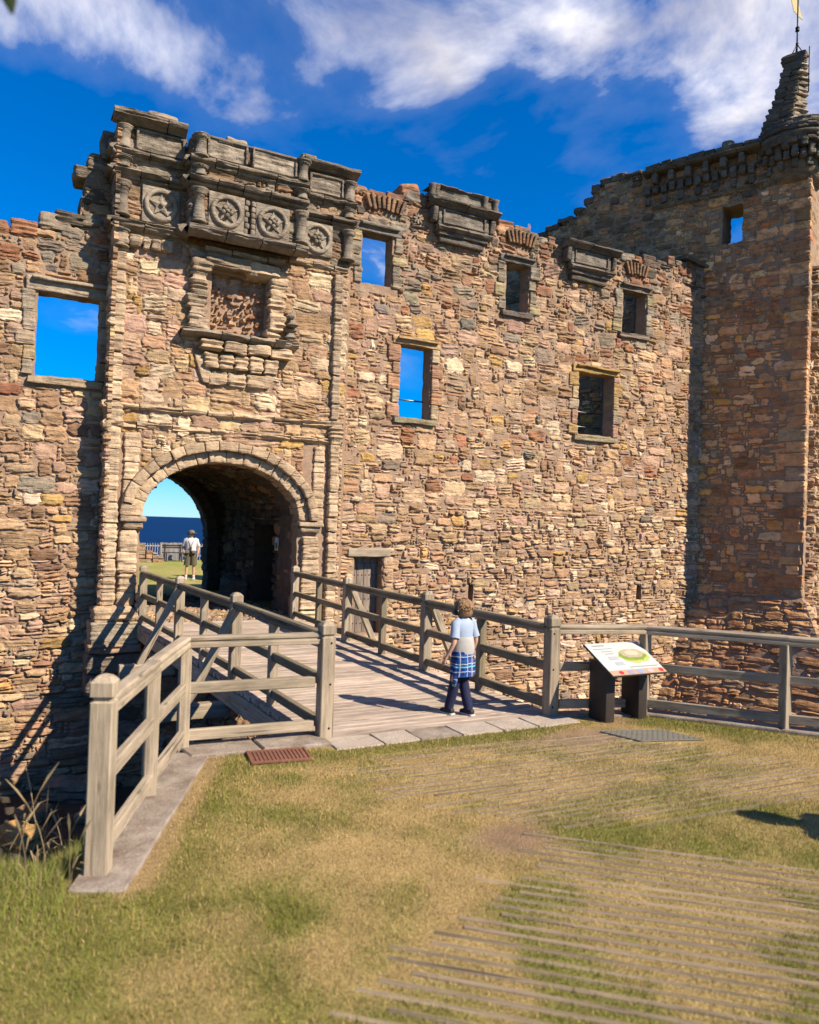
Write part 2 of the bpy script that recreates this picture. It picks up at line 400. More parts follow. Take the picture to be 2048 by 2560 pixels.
_TOPO = {}
def box_topo(nx, ny, nz):
    """lattice points and quads of a box surface"""
    key, L, Q = {}, [], []
    def vid(p):
        if p not in key: key[p] = len(L); L.append(p)
        return key[p]
    for (na, nb, fix, sgn, f) in ((nx, ny, nz - 1, 1, lambda a, b, c: (a, b, c)), (nx, ny, 0, -1, lambda a, b, c: (a, b, c)), (nx, nz, ny - 1, -1, lambda a, b, c: (a, c, b)),
                                  (nx, nz, 0, 1, lambda a, b, c: (a, c, b)), (ny, nz, nx - 1, 1, lambda a, b, c: (c, a, b)), (ny, nz, 0, -1, lambda a, b, c: (c, a, b))):
        ids = [[vid(f(a, b, fix)) for a in range(na)] for b in range(nb)]
        for j in range(nb - 1):
            for i in range(na - 1):
                q = [ids[j][i], ids[j][i + 1], ids[j + 1][i + 1], ids[j + 1][i]]; Q.append(q if sgn > 0 else q[::-1])
    return np.array(L), np.array(Q)
def block_geo(w, d, h, rad=.02, res=.06, amp=.012, lam=.01, seed=None, maxn=16):
    if amp: res = min(res, .042)
    """a rounded, weathered block centred at the origin: w along x, d along y, h along z"""
    seed = rng.uniform(0, 999) if seed is None else seed
    half = np.array([w, d, h]) / 2; rad = min(rad, half.min() * .8)
    def ax(hf):
        n = int(np.clip(round(2 * (hf - rad) / res), 1, maxn))
        return np.r_[-hf, -hf + rad * .35, np.linspace(-hf + rad, hf - rad, n + 1), hf - rad * .35, hf]
    A3 = [ax(h_) for h_ in half]; key = tuple(len(a_) for a_ in A3)
    if key not in _TOPO: _TOPO[key] = box_topo(*key)
    L, Q = _TOPO[key]
    V = np.stack([A3[i][L[:, i]] for i in range(3)], -1)
    c = np.clip(V, -(half - rad), half - rad); n = V - c
    ln = np.linalg.norm(n, axis=1, keepdims=True); n = n / np.maximum(ln, 1e-9)
    V = c + n * rad
    if amp or lam:
        dd = amp * 2 * (fbm(V[:, 0] * 6 + seed, V[:, 1] * 6, V[:, 2] * 7, 3) - .5) + lam * 2 * (np.clip((vnoise(V[:, 0] * 3 + seed, V[:, 1] * 3, V[:, 2] * 34 + seed) - .3) / .4, 0, 1) - .5)
        V = V + n * dd[:, None]
    return V, Q.copy()
def block(name, w, d, h, pos, tint, parent, rz=0.0, mat=None, tilt=(0, 0), **k):
    V, Q = block_geo(w, d, h, **k)
    Rm = np.array((Euler((tilt[0], tilt[1], rz)).to_matrix()))
    V = V @ Rm.T + np.array(pos, float)
    return obj(name, mesh(name, V, Q, tint=tint, smooth=False), mat or M['stone'], parent)

def moulding(name, x0, x1, yface, prof, tint, parent, seg=.55, step=.06, amp=.012, ret=(0, 0), fmap=None, gap=.008):
    """a weathered string course: profile (projection, height) swept along x, cut into stones"""
    prof = np.array(prof, float); tt = np.r_[0, np.cumsum(np.hypot(*np.diff(prof, axis=0).T))]; ts_ = np.unique(np.r_[tt, np.linspace(0, tt[-1], int(tt[-1] / .022) + 2)]); prof = np.c_[np.interp(ts_, tt, prof[:, 0]), np.interp(ts_, tt, prof[:, 1])]; x = x0; fm = fmap or planar((0, yface, 0), (1, 0, 0), (0, -1, 0))
    while x < x1 - 1e-6:
        L = min(seg * rng.uniform(.7, 1.3), x1 - x)
        if x1 - (x + L) < .2: L = x1 - x
        n = max(2, int(L / step)); xs = np.linspace(x + gap, x + L - gap, n + 1); m = len(prof)
        sd = rng.uniform(0, 99)
        U = np.repeat(xs, m); Dp = np.tile(prof[:, 0], n + 1); Vz = np.tile(prof[:, 1], n + 1)
        ero = amp * 2 * (fbm(U * 5 + sd, Dp * 9, Vz * 16, 3) - .55)
        led = np.clip((vnoise(U * 2.2 + sd, sd, Vz * 42) - .3) / .4, 0, 1) - .55
        Dp = Dp + np.where(Dp > .012, ero * 1.6 + led * (.02 + amp), 0); Vz = Vz + ero * .5
        if rng.random() < .35:                                        # a broken edge
            c0 = rng.uniform(xs[0], xs[-1]); Dp = Dp - np.where(Dp > .03, 1, 0) * np.clip(1 - np.abs(U - c0) / .13, 0, 1) * rng.uniform(.02, .07)
        P = fm(U, Vz, Dp); I = np.arange(len(U)).reshape(n + 1, m)
        Q = np.stack([I[:-1, :-1], I[1:, :-1], I[1:, 1:], I[:-1, 1:]], -1).reshape(-1, 4)
        c1 = len(P); P = np.r_[P, P[I[0]].mean(0)[None], P[I[-1]].mean(0)[None]]
        T = [(I[0, a], I[0, a + 1], c1) for a in range(m - 1)] + [(I[-1, a + 1], I[-1, a], c1 + 1) for a in range(m - 1)]
        t = np.asarray(tint) * rng.uniform(.82, 1.15)
        obj(name, mesh(name, P, Q, T, tint=t, smooth=False), M['stone'], parent)
        x += L
def lathe_geo(prof, n=16, a0=0, a1=2 * math.pi, amp=.0, seed=0):
    prof = np.array(prof, float); full = abs(a1 - a0 - 2 * math.pi) < 1e-6
    an = np.linspace(a0, a1, n + 1)[:n if full else n + 1]
    A, Rr = np.meshgrid(an, prof[:, 0], indexing='ij'); _, Zz = np.meshgrid(an, prof[:, 1], indexing='ij')
    if amp: Rr = Rr + amp * 2 * (fbm(np.cos(A) * 3 + seed, np.sin(A) * 3, Zz * 14, 3) - .5) * (Rr > .01)
    P = np.stack([Rr * np.cos(A), Rr * np.sin(A), Zz], -1).reshape(-1, 3)
    I = np.arange(len(an) * len(prof)).reshape(len(an), len(prof)); J = np.roll(I, -1, 0) if full else I[1:]
    I2 = I if full else I[:-1]
    Q = np.stack([I2[:, :-1], J[:, :-1], J[:, 1:], I2[:, 1:]], -1).reshape(-1, 4)
    return P, Q
def lathe(name, prof, pos, tint, parent, n=16, amp=.008, mat=None):
    P, Q = lathe_geo(prof, n, amp=amp, seed=rng.uniform(0, 99))
    return obj(name, mesh(name, P + np.array(pos), Q, tint=tint), mat or M['stone'], parent)

def inrect(U, V, r): return (U > r[0]) & (U < r[1]) & (V > r[2]) & (V < r[3])
def polyline(pts):
    p = np.array(pts, float); return lambda u: np.interp(u, p[:, 0], p[:, 1])
# ================================================================== THE CASTLE
def fill(st, fmap, rects, weights, gain=1.0, prot=(.012, .042), gap=.008, skirt=.07, res=.03, lam=(.006, .028), **k):
    for (u, v, w, h) in rects:
        cu, cv = u + w / 2, v + h / 2
        wt = weights(cu, cv) if callable(weights) else weights
        p = rng.uniform(*prot) * (1.0 if min(w, h) > .09 else .7)
        st.add(fmap, cu, cv, w - 2 * gap * rng.uniform(.4, 1.5), h - 2 * gap * rng.uniform(.4, 1.5), pick(wt) * gain, prot=p, skirt=skirt, res=res, lam=rng.uniform(*lam), **k)

# ------------------------------------------------------------------ right curtain wall
YR = 13.75
RC = planar((0, YR, 0), (1, 0, 0), (0, -1, 0))
rtop = polyline([(5.5, 8.34), (6.2, 8.32), (7.25, 8.42), (7.3, 8.55), (9.06, 8.58), (9.1, 8.32), (9.9, 8.26), (10.7, 8.2), (12.5, 8.2), (13.2, 8.34), (14.0, 8.38), (14.6, 8.5), (16.6, 8.56)])
R_OPEN = dict(w2=(5.98, 6.62, 6.50, 7.53), w3=(6.86, 7.60, 3.95, 5.41), w4=(9.37, 9.97, 6.50, 7.55), w5=(12.72, 13.45, 6.51, 7.52), w6=(11.44, 12.50, 3.97, 5.41),
              door=(6.00, 6.64, -.40, 1.13), slit_a=(8.63, 8.80, .02, .58), slit_b=(13.42, 13.58, .18, .52))
MARG = dict(w2=.16, w3=.17, w4=.16, w5=.14, w6=.15, door=.02, slit_a=0, slit_b=0)
DORM = [(7.36, 8.98, 7.62, 8.9), (10.82, 12.36, 7.46, 8.3)]
def r_core(U, V):
    k = V < rtop(U) - .12
    for n, r in R_OPEN.items():
        k &= ~inrect(U, V, (r[0], r[1], r[2], r[3]))
    return k
def r_back(U, V):
    k = V < rtop(U) - .2
    for n, r in R_OPEN.items():
        if n in ('door',): continue
        e = .05 if n.startswith('slit') else .55
        k &= ~inrect(U, V, (r[0] - .05, r[1] + e, r[2] - .0, r[3] + .25 if e > .1 else r[3]))
    return k
def r_stone(U, V):
    k = (V < rtop(U) + .02)
    for n, r in R_OPEN.items():
        g = MARG[n]; k &= ~inrect(U, V, (r[0] - g, r[1] + g, r[2] - (.13 if n[0] == 'w' else 0), r[3] + (.17 if n[0] == 'w' else .2 if n == 'door' else 0)))
    for d in DORM: k &= ~inrect(U, V, (d[0] + .12, d[1] - .12, d[2] + .15, d[3]))
    return k
rcw = thing('curtain_wall', 'tall sunlit rubble stone curtain wall with windows between the gatehouse and the tower', 'castle wall', (10.5, YR, -3))
P, Q = slab(RC, 5.60, 16.7, -3.2, 8.8, r_core, .06, 0.004, -.32, .022, 5); obj('wall_core', mesh('core', P, Q, smooth=False), M['mortar'], rcw)
P, Q = slab(RC, 5.60, 16.7, -3.2, 8.8, r_back, .1, -.30, -.95, .0, 6); obj('inner_core', mesh('core', P, Q, smooth=False), M['mortar_dark'], rcw)
def r_w(u, v):
    if v > 7.75: return dict(grey=4, brown=4, red=4, slate=2, tan=2, dark=2)
    if v > 6.0: return dict(tan=4, brown=3, red=2.2, grey=2.5, buff=2, pink=2, ochre=.5, slate=.6)
    if v > 2.5: return dict(tan=5, buff=4, pink=3, brown=2.2, red=.7, ochre=.7, pale=1.4, grey=.6)
    return dict(tan=5, buff=6, pink=3, pale=2.5, brown=1.0, ochre=.4, grey=.25)
S = Stones()
fill(S, RC, pack(5.60, 15.7, 2.2, 8.7, r_stone, .066, {1: 18, 2: 26, 3: 28, 4: 20, 5: 8}, (1.2, 2.4), 3, .58), r_w, gain=1.07)
fill(S, RC, pack(5.60, 15.7, -2.8, 2.2, r_stone, .058, {1: 26, 2: 40, 3: 26, 4: 8}, (1.3, 2.6), 4, .5), r_w, gain=1.07, prot=(.018, .06))
S.build(rcw, 'stone', M['stone'], 300, 'stone_rubble')
# crest stones that sit on top of the wall
x = 5.75
while x < 15.4:
    w = rng.uniform(.22, .5); h = rng.uniform(.12, .24)
    if not (7.2 < x + w / 2 < 9.1 or 10.75 < x + w / 2 < 12.4):
        block('crest_stone', w - .02, .55, h, (x + w / 2, YR + .26, float(rtop(x + w / 2)) - .02 + h / 2 - rng.uniform(.02, .08)), pick(dict(grey=3, brown=3, red=2.5, slate=1, dark=1.5)), rcw, rad=.04, amp=.02, lam=.012, tilt=(rng.normal(0, .04), rng.normal(0, .05)))
    x += w
block('crest_stone', .42, .5, .34, (7.0, YR + .25, 8.56), np.array(COLS['red']) * 1.15, rcw, rad=.08, amp=.03, tilt=(.05, -.25))
block('coping_slab', .95, .5, .1, (15.15, YR + .12, 8.62), np.array(COLS['dark']) * 1.2, rcw, rad=.03, tilt=(.1, .16))

def window_dress(parent, r, y, tl, tj, ts, seed, n=4, lint=.17, side=(1, 1), ragged=0.0):
    x0, x1, z0, z1 = r
    block('lintel', x1 - x0 + .36, .34, lint, ((x0 + x1) / 2, y + .11, z1 + lint / 2 + .0), tl, parent, rad=.025, amp=.012, lam=.01, res=.05)
    block('lintel_moulding', x1 - x0 + .2, .14, .055, ((x0 + x1) / 2 + .02, y - .06, z1 + lint - .035), np.array(tl) * .9, parent, rad=.02, amp=.01, res=.05)
    if ts is not None:
        block('window_sill', x1 - x0 + .22, .36, .12, ((x0 + x1) / 2 + .0, y + .09, z0 - .06), ts, parent, rad=.02, amp=.008, res=.05)
    for s in (0, 1):
        z = z0; i = s
        while z < z1 - .02:
            h = min((z1 - z0) / n * rng.uniform(.8, 1.2), z1 - z)
            if z1 - (z + h) < .1: h = z1 - z
            w = (.17 if i % 2 else .27) if ragged == 0 else rng.uniform(.15, .3)
            e = rng.uniform(0, ragged)
            cx = (x0 - w / 2 - e + .005) if s == 0 else (x1 + w / 2 + e - .005)
            t = tj[(i + seed) % len(tj)]
            block('jamb_stone', w, .33, h - .012, (cx, y + .12 - rng.uniform(0, .015), z + h / 2), np.array(t) * rng.uniform(.85, 1.12), parent, rad=.025, amp=.014 + ragged * .1, lam=.01 + ragged * .06, res=.05)
            z += h; i += 1
gj = [COLS['grey'], (.36, .29, .2), (.30, .25, .18), (.4, .31, .17)]
window_dress(rcw, R_OPEN['w2'], YR, (.25, .21, .165), gj, None, 0, 4, ragged=.06)
window_dress(rcw, R_OPEN['w3'], YR, (.48, .31, .15), [(.47, .285, .18), (.45, .25, .15), (.44, .33, .2), (.5, .27, .15)], (.30, .25, .15), 1, 5)
window_dress(rcw, R_OPEN['w4'], YR, (.23, .19, .15), gj, (.15, .125, .1), 2, 4, ragged=.06)
window_dress(rcw, R_OPEN['w5'], YR, (.27, .21, .155), gj, (.25, .19, .14), 3, 4, ragged=.05)
window_dress(rcw, R_OPEN['w6'], YR, (.46, .28, .1), [(.45, .32, .17), (.48, .30, .12), (.44, .26, .17), (.40, .30, .2)], (.34, .27, .16), 1, 5)
# brick-like relieving stones set on edge above the upper windows
for (xc, zc_, nst, wd) in ((6.42, 8.0, 8, .78), (9.72, 7.98, 8, .7), (13.1, 7.92, 7, .62)):
    for i in range(nst):
        t = (i + .5) / nst - .5
        block('relieving_stone', wd / nst * .72, .2, .30 * rng.uniform(.85, 1.1), (xc + t * wd * 1.1, YR - .0, zc_ + .16 - abs(t) * .08), np.array(pick(dict(brown=3, red=1.2))) * .9, rcw, rad=.02, amp=.008, lam=.0, tilt=(0, t * .75), res=.06)
def dormer(x0, x1, zb, tier2):
    g = np.array((.19, .16, .125)); f = RC
    cx = (x0 + x1) / 2; w = x1 - x0
    def bl(n, w_, d, h, z, t=1.0, dx=0): block(n, w_, d + .3, h, (cx + dx, YR + .15 - d / 2, z + h / 2), g * t * rng.uniform(.9, 1.1), rcw, rad=.03, amp=.01, lam=.006, res=.06)
    bl('dormer_corbel', w * .66, .14, .14, zb, .85); bl('dormer_corbel', w * .72, .20, .10, zb + .13, .95)
    moulding('dormer_moulding', x0 + w * .11, x1 - w * .09, YR, [(0, zb + .20), (.24, zb + .215), (.30, zb + .26), (.26, zb + .30), (.22, zb + .33), (0, zb + .34)], g, rcw, seg=1.0, amp=.006)
    bl('dormer_panel', w * .74, .19, .36, zb + .33, 1.15)
    zz = zb + .36
    for (dx, ww, dz, hh) in ((0, w * .62, 0, .035), (0, w * .62, .27, .035), (-w * .30, .04, 0, .30), (w * .30, .04, 0, .30)):
        block('panel_frame', ww, .05, hh, (cx + dx, YR - .2, zz + dz + hh / 2), g * 1.05, rcw, rad=.012, amp=.006, lam=.004, res=.06)
    for sx in (-1, 1):                                                # curved end consoles
        V, Q_ = block_geo(.13, .34, .30, .05, .05, .012, .006); V[:, 1] *= (1.0 + V[:, 2] * 1.4)
        obj('console', mesh('console', V + np.array((cx + sx * w * .42, YR - .06, zb + .52)), Q_, tint=g * .9), M['stone'], rcw)
    moulding('dormer_cornice', x0, x1, YR, [(0, zb + .66), (.22, zb + .68), (.28, zb + .72), (.36, zb + .77), (.36, zb + .81), (.30, zb + .83), (0, zb + .84)], g * .95, rcw, seg=.8, amp=.008)
    if tier2:
        bl('dormer_parapet', w * .86, .16, .26, zb + .83, 1.2)
        for sx, dx in ((-1, .46), (-1, .405), (1, .30), (1, .46)):
            lathe('baluster', [(.0, -.14), (.07, -.14), (.075, -.06), (.06, .02), (.08, .1), (.09, .14), (0, .15)], (cx + sx * w * dx, YR - .17, zb + .97), g, rcw, 10)
        moulding('dormer_cap', x0 + .06, x1 - .02, YR, [(0, zb + 1.07), (.2, zb + 1.08), (.24, zb + 1.11), (.2, zb + 1.14), (-.3, zb + 1.15)], g * .9, rcw, seg=.5, amp=.012)
dormer(7.34, 9.0, 7.62, True); dormer(10.8, 12.38, 7.46, False)
for i in range(8):                                                    # a worn carved rosette beside the dormer
    a = i * math.pi / 4
    block('rosette_petal', .1, .07, .045, (7.16 + .07 * math.cos(a), YR - .03, 8.02 + .07 * math.sin(a)), (.3, .24, .18), rcw, rad=.02, amp=.006, lam=0, tilt=(0, -a), res=.08)
# door in the wall
dr = obj('door', mesh('door_backing', *block_geo(.66, .04, 1.5, .004, .5, 0, 0)), M['door'], rcw, Matrix.Translation((6.32, YR + .26, .37)))
for i in range(4):
    V, Q = block_geo(1.5, .035, .152, .006, .5, 0, 0)
    obj('plank', mesh('plank', V, Q), M['door'], dr, Matrix.Translation((6.08 + i * .16, YR + .225, .37)) @ Matrix.Rotation(R(90), 4, 'Y'))
stud = mesh('stud', *lathe_geo([(.013, 0), (.011, .008), (0, .012)], 6))
for i in range(4):
    for j in range(6):
        for q in (-.04, .04):
            obj('stud', stud, M['iron'], dr, Matrix.Translation((6.08 + i * .16 + q, YR + .207, -.2 + j * .24)) @ Matrix.Rotation(R(90), 4, 'X'))
V, Q = block_geo(.92, .3, .17, .02, .1, .012, .006)
obj('door_lintel', mesh('lintel', V, Q), M['wood'], rcw, Matrix.Translation((6.32, YR + .08, 1.22)))
z = -.4
for i in range(6):
    h = (.3, .24, .28, .2, .3, .22)[i]
    block('door_jamb_stone', .24, .3, h - .01, (6.75, YR + .1, z + h / 2), pick(dict(tan=2, buff=3, pink=1)), rcw, rad=.05, amp=.02); z += h
block('door_step', .9, .4, .16, (6.32, YR + .05, -.50), pick(dict(tan=1, buff=1)), rcw, rad=.03)
# iron bar that crosses the lower window
bar = obj('window_bar', mesh('bar', *lathe_geo([(0, 0), (.018, 0), (.018, 1.0), (0, 1.0)], 8)), M['steel'], rcw, Matrix.Translation((6.8, YR + .3, 4.36)) @ Matrix.Rotation(R(90), 4, 'Y'))
for zz in (4.25, 4.6, 4.9):
    obj('window_bar', mesh('bar', *lathe_geo([(0, 0), (.012, 0), (.012, 1.2), (0, 1.2)], 6)), M['steel'], rcw, Matrix.Translation((11.4, YR + .5, zz)) @ Matrix.Rotation(R(90), 4, 'Y'))

# ------------------------------------------------------------------ left curtain wall
YL = 13.97
LC = planar((0, YL, 0), (1, 0, 0), (0, -1, 0))
ltop = polyline([(-6, 6.5), (-.3, 6.36), (.45, 6.42), (.52, 6.58), (.86, 6.62), (.9, 7.02), (.94, 7.3), (.97, 7.68), (1.5, 7.8)])
LWIN = (.30, 1.24, 4.03, 5.43)
lcw = thing('curtain_wall', 'stepped rubble wall with a large empty window left of the gatehouse', 'castle wall', (-1.5, YL, -3))
P, Q = slab(LC, -6, 1.5, -3.2, 7.9, lambda U, V: (V < ltop(U) - .12) & ~inrect(U, V, LWIN), .06, -.002, -.32, .022, 15); obj('wall_core', mesh('core', P, Q, smooth=False), M['mortar'], lcw)
P, Q = slab(LC, -6, 1.5, -3.2, 7.9, lambda U, V: (V < ltop(U) - .2) & ~inrect(U, V, (.25, 1.6, 4.03, 5.8)), .1, -.30, -.9, 0, 16); obj('inner_core', mesh('core', P, Q, smooth=False), M['mortar_dark'], lcw)
def l_ok(U, V): return (V < ltop(U) + .03) & ~inrect(U, V, (.13, 1.36, 3.9, 5.66))
def l_w(u, v): return dict(grey=4, brown=2, tan=2, slate=1, red=.6) if v > 5.4 else dict(tan=5, buff=4, pink=3, brown=1.5, ochre=.6, pale=1, grey=.6, red=.3)
S = Stones()
fill(S, LC, pack(-2.2, 1.38, 1.0, 7.8, l_ok, .07, {1: 12, 2: 30, 3: 34, 4: 24}, (1.1, 2.2), 23, .62), l_w)
fill(S, LC, pack(-2.2, 1.38, -3.0, 1.0, l_ok, .062, {1: 28, 2: 40, 3: 26, 4: 6}, (1.6, 3.6), 24, .75), l_w, prot=(.02, .06), lam=(.008, .03))
S.build(lcw, 'stone', M['stone'], 300, 'stone_rubble')
window_dress(lcw, LWIN, YL, (.42, .33, .235), [(.35, .28, .2), (.40, .29, .16), (.37, .27, .18), (.40, .31, .22)], (.40, .30, .19), 0, 5, lint=.24, ragged=.05)
x = -1.6
for (w, h, c) in ((.5, .2, 'grey'), (.5, .22, 'brown'), (.45, .24, 'red'), (.42, .26, 'red'), (.5, .27, 'grey'), (.38, .22, 'grey'), (.36, .25, 'slate')):
    block('crest_stone', w - .02, .6, h, (x + w / 2, YL + .26, float(ltop(x + w / 2)) - .02 + h / 2 - .08), np.array(COLS[c]) * rng.uniform(.85, 1.1), lcw, rad=.05, amp=.025, lam=.015, tilt=(0, rng.normal(0, .03))); x += w
for (xx, zz, w, h) in ((.74, 6.72, .45, .2), (1.08, 6.75, .3, .22), (1.1, 7.15, .34, .26), (1.12, 7.45, .36, .26), (1.14, 7.72, .34, .2), (1.2, 7.86, .4, .12)):
    block('crest_stone', w, .5, h, (xx, YL + .2, zz), pick(dict(brown=2, grey=2, dark=1)), lcw, rad=.04, amp=.025, lam=.02)

# ------------------------------------------------------------------ gatehouse
YG, YC = 13.6, 13.22
G = planar((0, YG, 0), (1, 0, 0), (0, -1, 0)); GC = planar((0, YC, 0), (1, 0, 0), (0, -1, 0))
AX, AZ, AA, AB = 3.40, 1.80, 1.40, 1.00
gh = thing('gatehouse', 'carved sandstone gatehouse front with round arch, roundel frieze and empty niche', 'gatehouse', (3.5, YG, -3))
def arch_in(U, V, e=0): return (((U - AX) / (AA + e)) ** 2 + ((V - AZ) / (AB + e)) ** 2 < 1) & (V >= AZ) | ((np.abs(U - AX) < AA + e) & (V < AZ) & (V > -.12))
gtop = polyline([(1.3, 8.42), (2.5, 8.42), (2.51, 8.2), (4.6, 8.25), (4.62, 8.45), (5.72, 8.42)])
NI = (3.02, 4.02, 5.10, 6.16)
def g_core(U, V): return (V < gtop(U) - .05) & ~arch_in(U, V) & ~inrect(U, V, NI)
P, Q = slab(G, 1.38, 5.66, -3.2, 8.5, g_core, .05, -.004, -.35, .012, 25); obj('wall_core', mesh('core', P, Q, smooth=False), M['mortar'], gh)
P, Q = slab(G, 1.38, 5.66, -3.2, 8.5, lambda U, V: (V < gtop(U) - .1) & ~arch_in(U, V), .1, -.30, -1.1, 0, 26); obj('inner_core', mesh('core', P, Q, smooth=False), M['mortar_dark'], gh)
def g_ok(U, V):
    k = (V < gtop(U)) & ~arch_in(U, V, .36) & ~inrect(U, V, (2.9, 4.12, 5.05, 6.22)) & ~inrect(U, V, (1.36, 1.98, -.1, 3.2)) & ~inrect(U, V, (4.82, 5.56, -.4, 3.2))
    k &= ~inrect(U, V, (2.6, 4.5, 6.75, 8.4))
    return k
def g_w(u, v):
    if v > 6.55: return dict(grey=3, brown=2.2, dark=.6, tan=1)
    return dict(buff=5, tan=5, pink=4, pale=2.5, ochre=.5, grey=.3, brown=.6)
S = Stones()
fill(S, G, pack(1.40, 5.66, -.4, 8.4, g_ok, .08, {1: 4, 2: 20, 3: 46, 4: 30}, (1.3, 2.5), 33, .8), g_w, prot=(.008, .036), gap=.005, lam=(.004, .022), roundp=10, wob=.012, jit=.03)
fill(S, G, pack(1.40, 5.66, -3.2, -.4, lambda U, V: V < 9, .085, {2: 30, 3: 50, 4: 20}, (1.3, 2.4), 34, .7), dict(grey=3, brown=3, dark=1), prot=(.02, .08))
CF = lambda U, V: V < 8.3
fill(S, GC, pack(2.56, 4.58, 6.72, 8.32, lambda U, V: ~inrect(U, V, (2.84, 4.28, 6.76, 7.42)), .08, {2: 30, 3: 50, 4: 20}, (1.3, 2.6), 35, .6), g_w, prot=(.01, .04), gap=.007, roundp=10, wob=.008, jit=.03)
CS = planar((2.55, YG, 0), (0, -1, 0), (-1, 0, 0)); GS = planar((1.38, YL, 0), (0, -1, 0), (-1, 0, 0))
fill(S, CS, pack(0, .38, 6.65, 8.3, CF, .08, {2: 30, 3: 50, 4: 20}, (1.0, 1.8), 36, .4), g_w, prot=(.01, .03), gap=.007)
fill(S, GS, pack(0, .53, -3.0, 8.3, CF, .085, {2: 30, 3: 50, 4: 20}, (1.0, 2.0), 37, .5), g_w, prot=(.01, .04), gap=.008)
# rubble filling of the niche
NM = planar((0, YG + .16, 0), (1, 0, 0), (0, -1, 0))
fill(S, NM, pack(3.0, 4.04, 5.08, 6.2, CF, .06, {1: 20, 2: 50, 3: 25}, (.9, 1.6), 38, .22), dict(pink=3, brown=2, red=2, tan=2, ochre=.6), prot=(.02, .11), roundp=3, gap=.014, wob=.05, jit=.12)
S.build(gh, 'ashlar_block', M['stone'], 300, 'ashlar_rubble')
obj('niche_back', mesh('nb', *slab(NM, 3.0, 4.04, 5.08, 6.2, CF, .05, -.0, -.1, .05, 4)), M['mortar'], gh)
block('centre_core', 2.02, .46, 1.62, (3.565, YC + .255, 7.47), (.3, .24, .19), gh, mat=M['mortar_dark'], rad=.01, amp=0, lam=0, res=.5)
dk = np.array((.25, .203, .15)); md = np.array((.40, .295, .195)); lt = np.array((.56, .40, .25))
def strg(z0, h, p): return [(0, z0), (p * .55, z0 + h * .12), (p * .8, z0 + h * .3), (p, z0 + h * .55), (p, z0 + h * .8), (p * .6, z0 + h * .95), (0, z0 + h)]
def dstr(z0, p): return [(0, z0), (p * .4, z0 + .01), (p * .55, z0 + .035), (p * .45, z0 + .06), (p * .9, z0 + .08), (p, z0 + .11), (p * .85, z0 + .145), (p * .3, z0 + .16), (0, z0 + .165)]
for (a, b, yf) in ((1.34, 2.53, YG), (2.5, 4.62, YC), (4.62, 5.72, YG)):
    moulding('string_course', a, b, yf, dstr(7.78, .15), dk, gh)
    moulding('string_course', a, b, yf, dstr(7.44, .18), dk, gh)
    if yf == YC or a < 2: moulding('string_course', a, b, yf, strg(6.57, .19, .22 if yf == YC else .16), dk * 1.15, gh, amp=.02)
moulding('string_course', 4.42, 5.6, YG, strg(6.56, .12, .1), md, gh, amp=.018)
for z0 in (7.78, 7.44): moulding('string_course', 0, .4, 0, dstr(z0, .15), dk, gh, fmap=CS)
moulding('string_course', 0, .4, 0, strg(6.57, .19, .2), dk, gh, fmap=CS)
for z0 in (7.78, 7.44, 6.57): moulding('string_course', 0, .55, 0, dstr(z0, .14), dk, gh, fmap=GS)
moulding('cornice', 1.30, 2.50, YG, [(0, 8.34), (.1, 8.35), (.16, 8.39), (.24, 8.43), (.26, 8.48), (.24, 8.53), (-.4, 8.55)], dk * 1.05, gh, seg=1.0, amp=.015)
moulding('cornice', 4.60, 5.74, YG, [(0, 8.38), (.1, 8.39), (.16, 8.43), (.22, 8.46), (.24, 8.50), (.2, 8.54), (-.4, 8.56)], dk * 1.05, gh, seg=1.0, amp=.015)
moulding('parapet_cap', 2.6, 4.5, YC, [(0, 8.24), (.06, 8.25), (.08, 8.28), (.05, 8.32), (-.35, 8.34)], dk * .9, gh, seg=.4, amp=.02)
for (xa, xb, yf) in ((1.70, 2.46, YG), (2.80, 3.46, YC), (3.58, 4.36, YC), (4.78, 5.42, YG)):   # framed parapet panels
    w = xb - xa; xc = (xa + xb) / 2
    block('parapet_panel', w, .1, .34, (xc, yf - .01, 8.14), dk * 1.5 if yf == YC else dk * 1.15, gh, rad=.015, amp=.012, res=.05)
    for (dx, ww, dz, hh) in ((0, w, .155, .04), (-w / 2, .04, 0, .34), (w / 2, .04, 0, .34)):
        block('panel_frame', ww, .1, hh, (xc + dx, yf - .05, 8.14 + dz), dk, gh, rad=.012, amp=.006, lam=.004, res=.06)
colp = [(.0, -.5), (.13, -.5), (.135, -.46), (.105, -.43), (.12, -.40), (.095, -.37), (.088, 0), (.092, .3), (.12, .33), (.1, .36), (.135, .40), (.14, .45), (0, .46)]
for (x_, yf) in ((1.50, YG), (2.68, YC), (4.50, YC), (5.58, YG)):
    for (zc_, hh) in ((8.12, .40), (7.68, .18), (7.1, .60), (6.42, .30)):
        if zc_ < 6.6 and x_ > 2: continue
        lathe('colonnette', [(r_ * rng.uniform(.95, 1.12), z_ * hh) for r_, z_ in colp], (x_, yf - .05, zc_), dk * rng.uniform(.95, 1.35), gh, 14, .014)
for k_, (x_, w_) in enumerate(((1.52, .2), (1.72, .2), (1.9, .13), (2.06, .16), (2.24, .2))):   # worn consoles under the left frieze
    block('console', w_, .2, .2, (x_, YG - .05 + k_ * .01, 6.40), md * rng.uniform(.9, 1.15), gh, rad=.04, amp=.02, lam=.012)
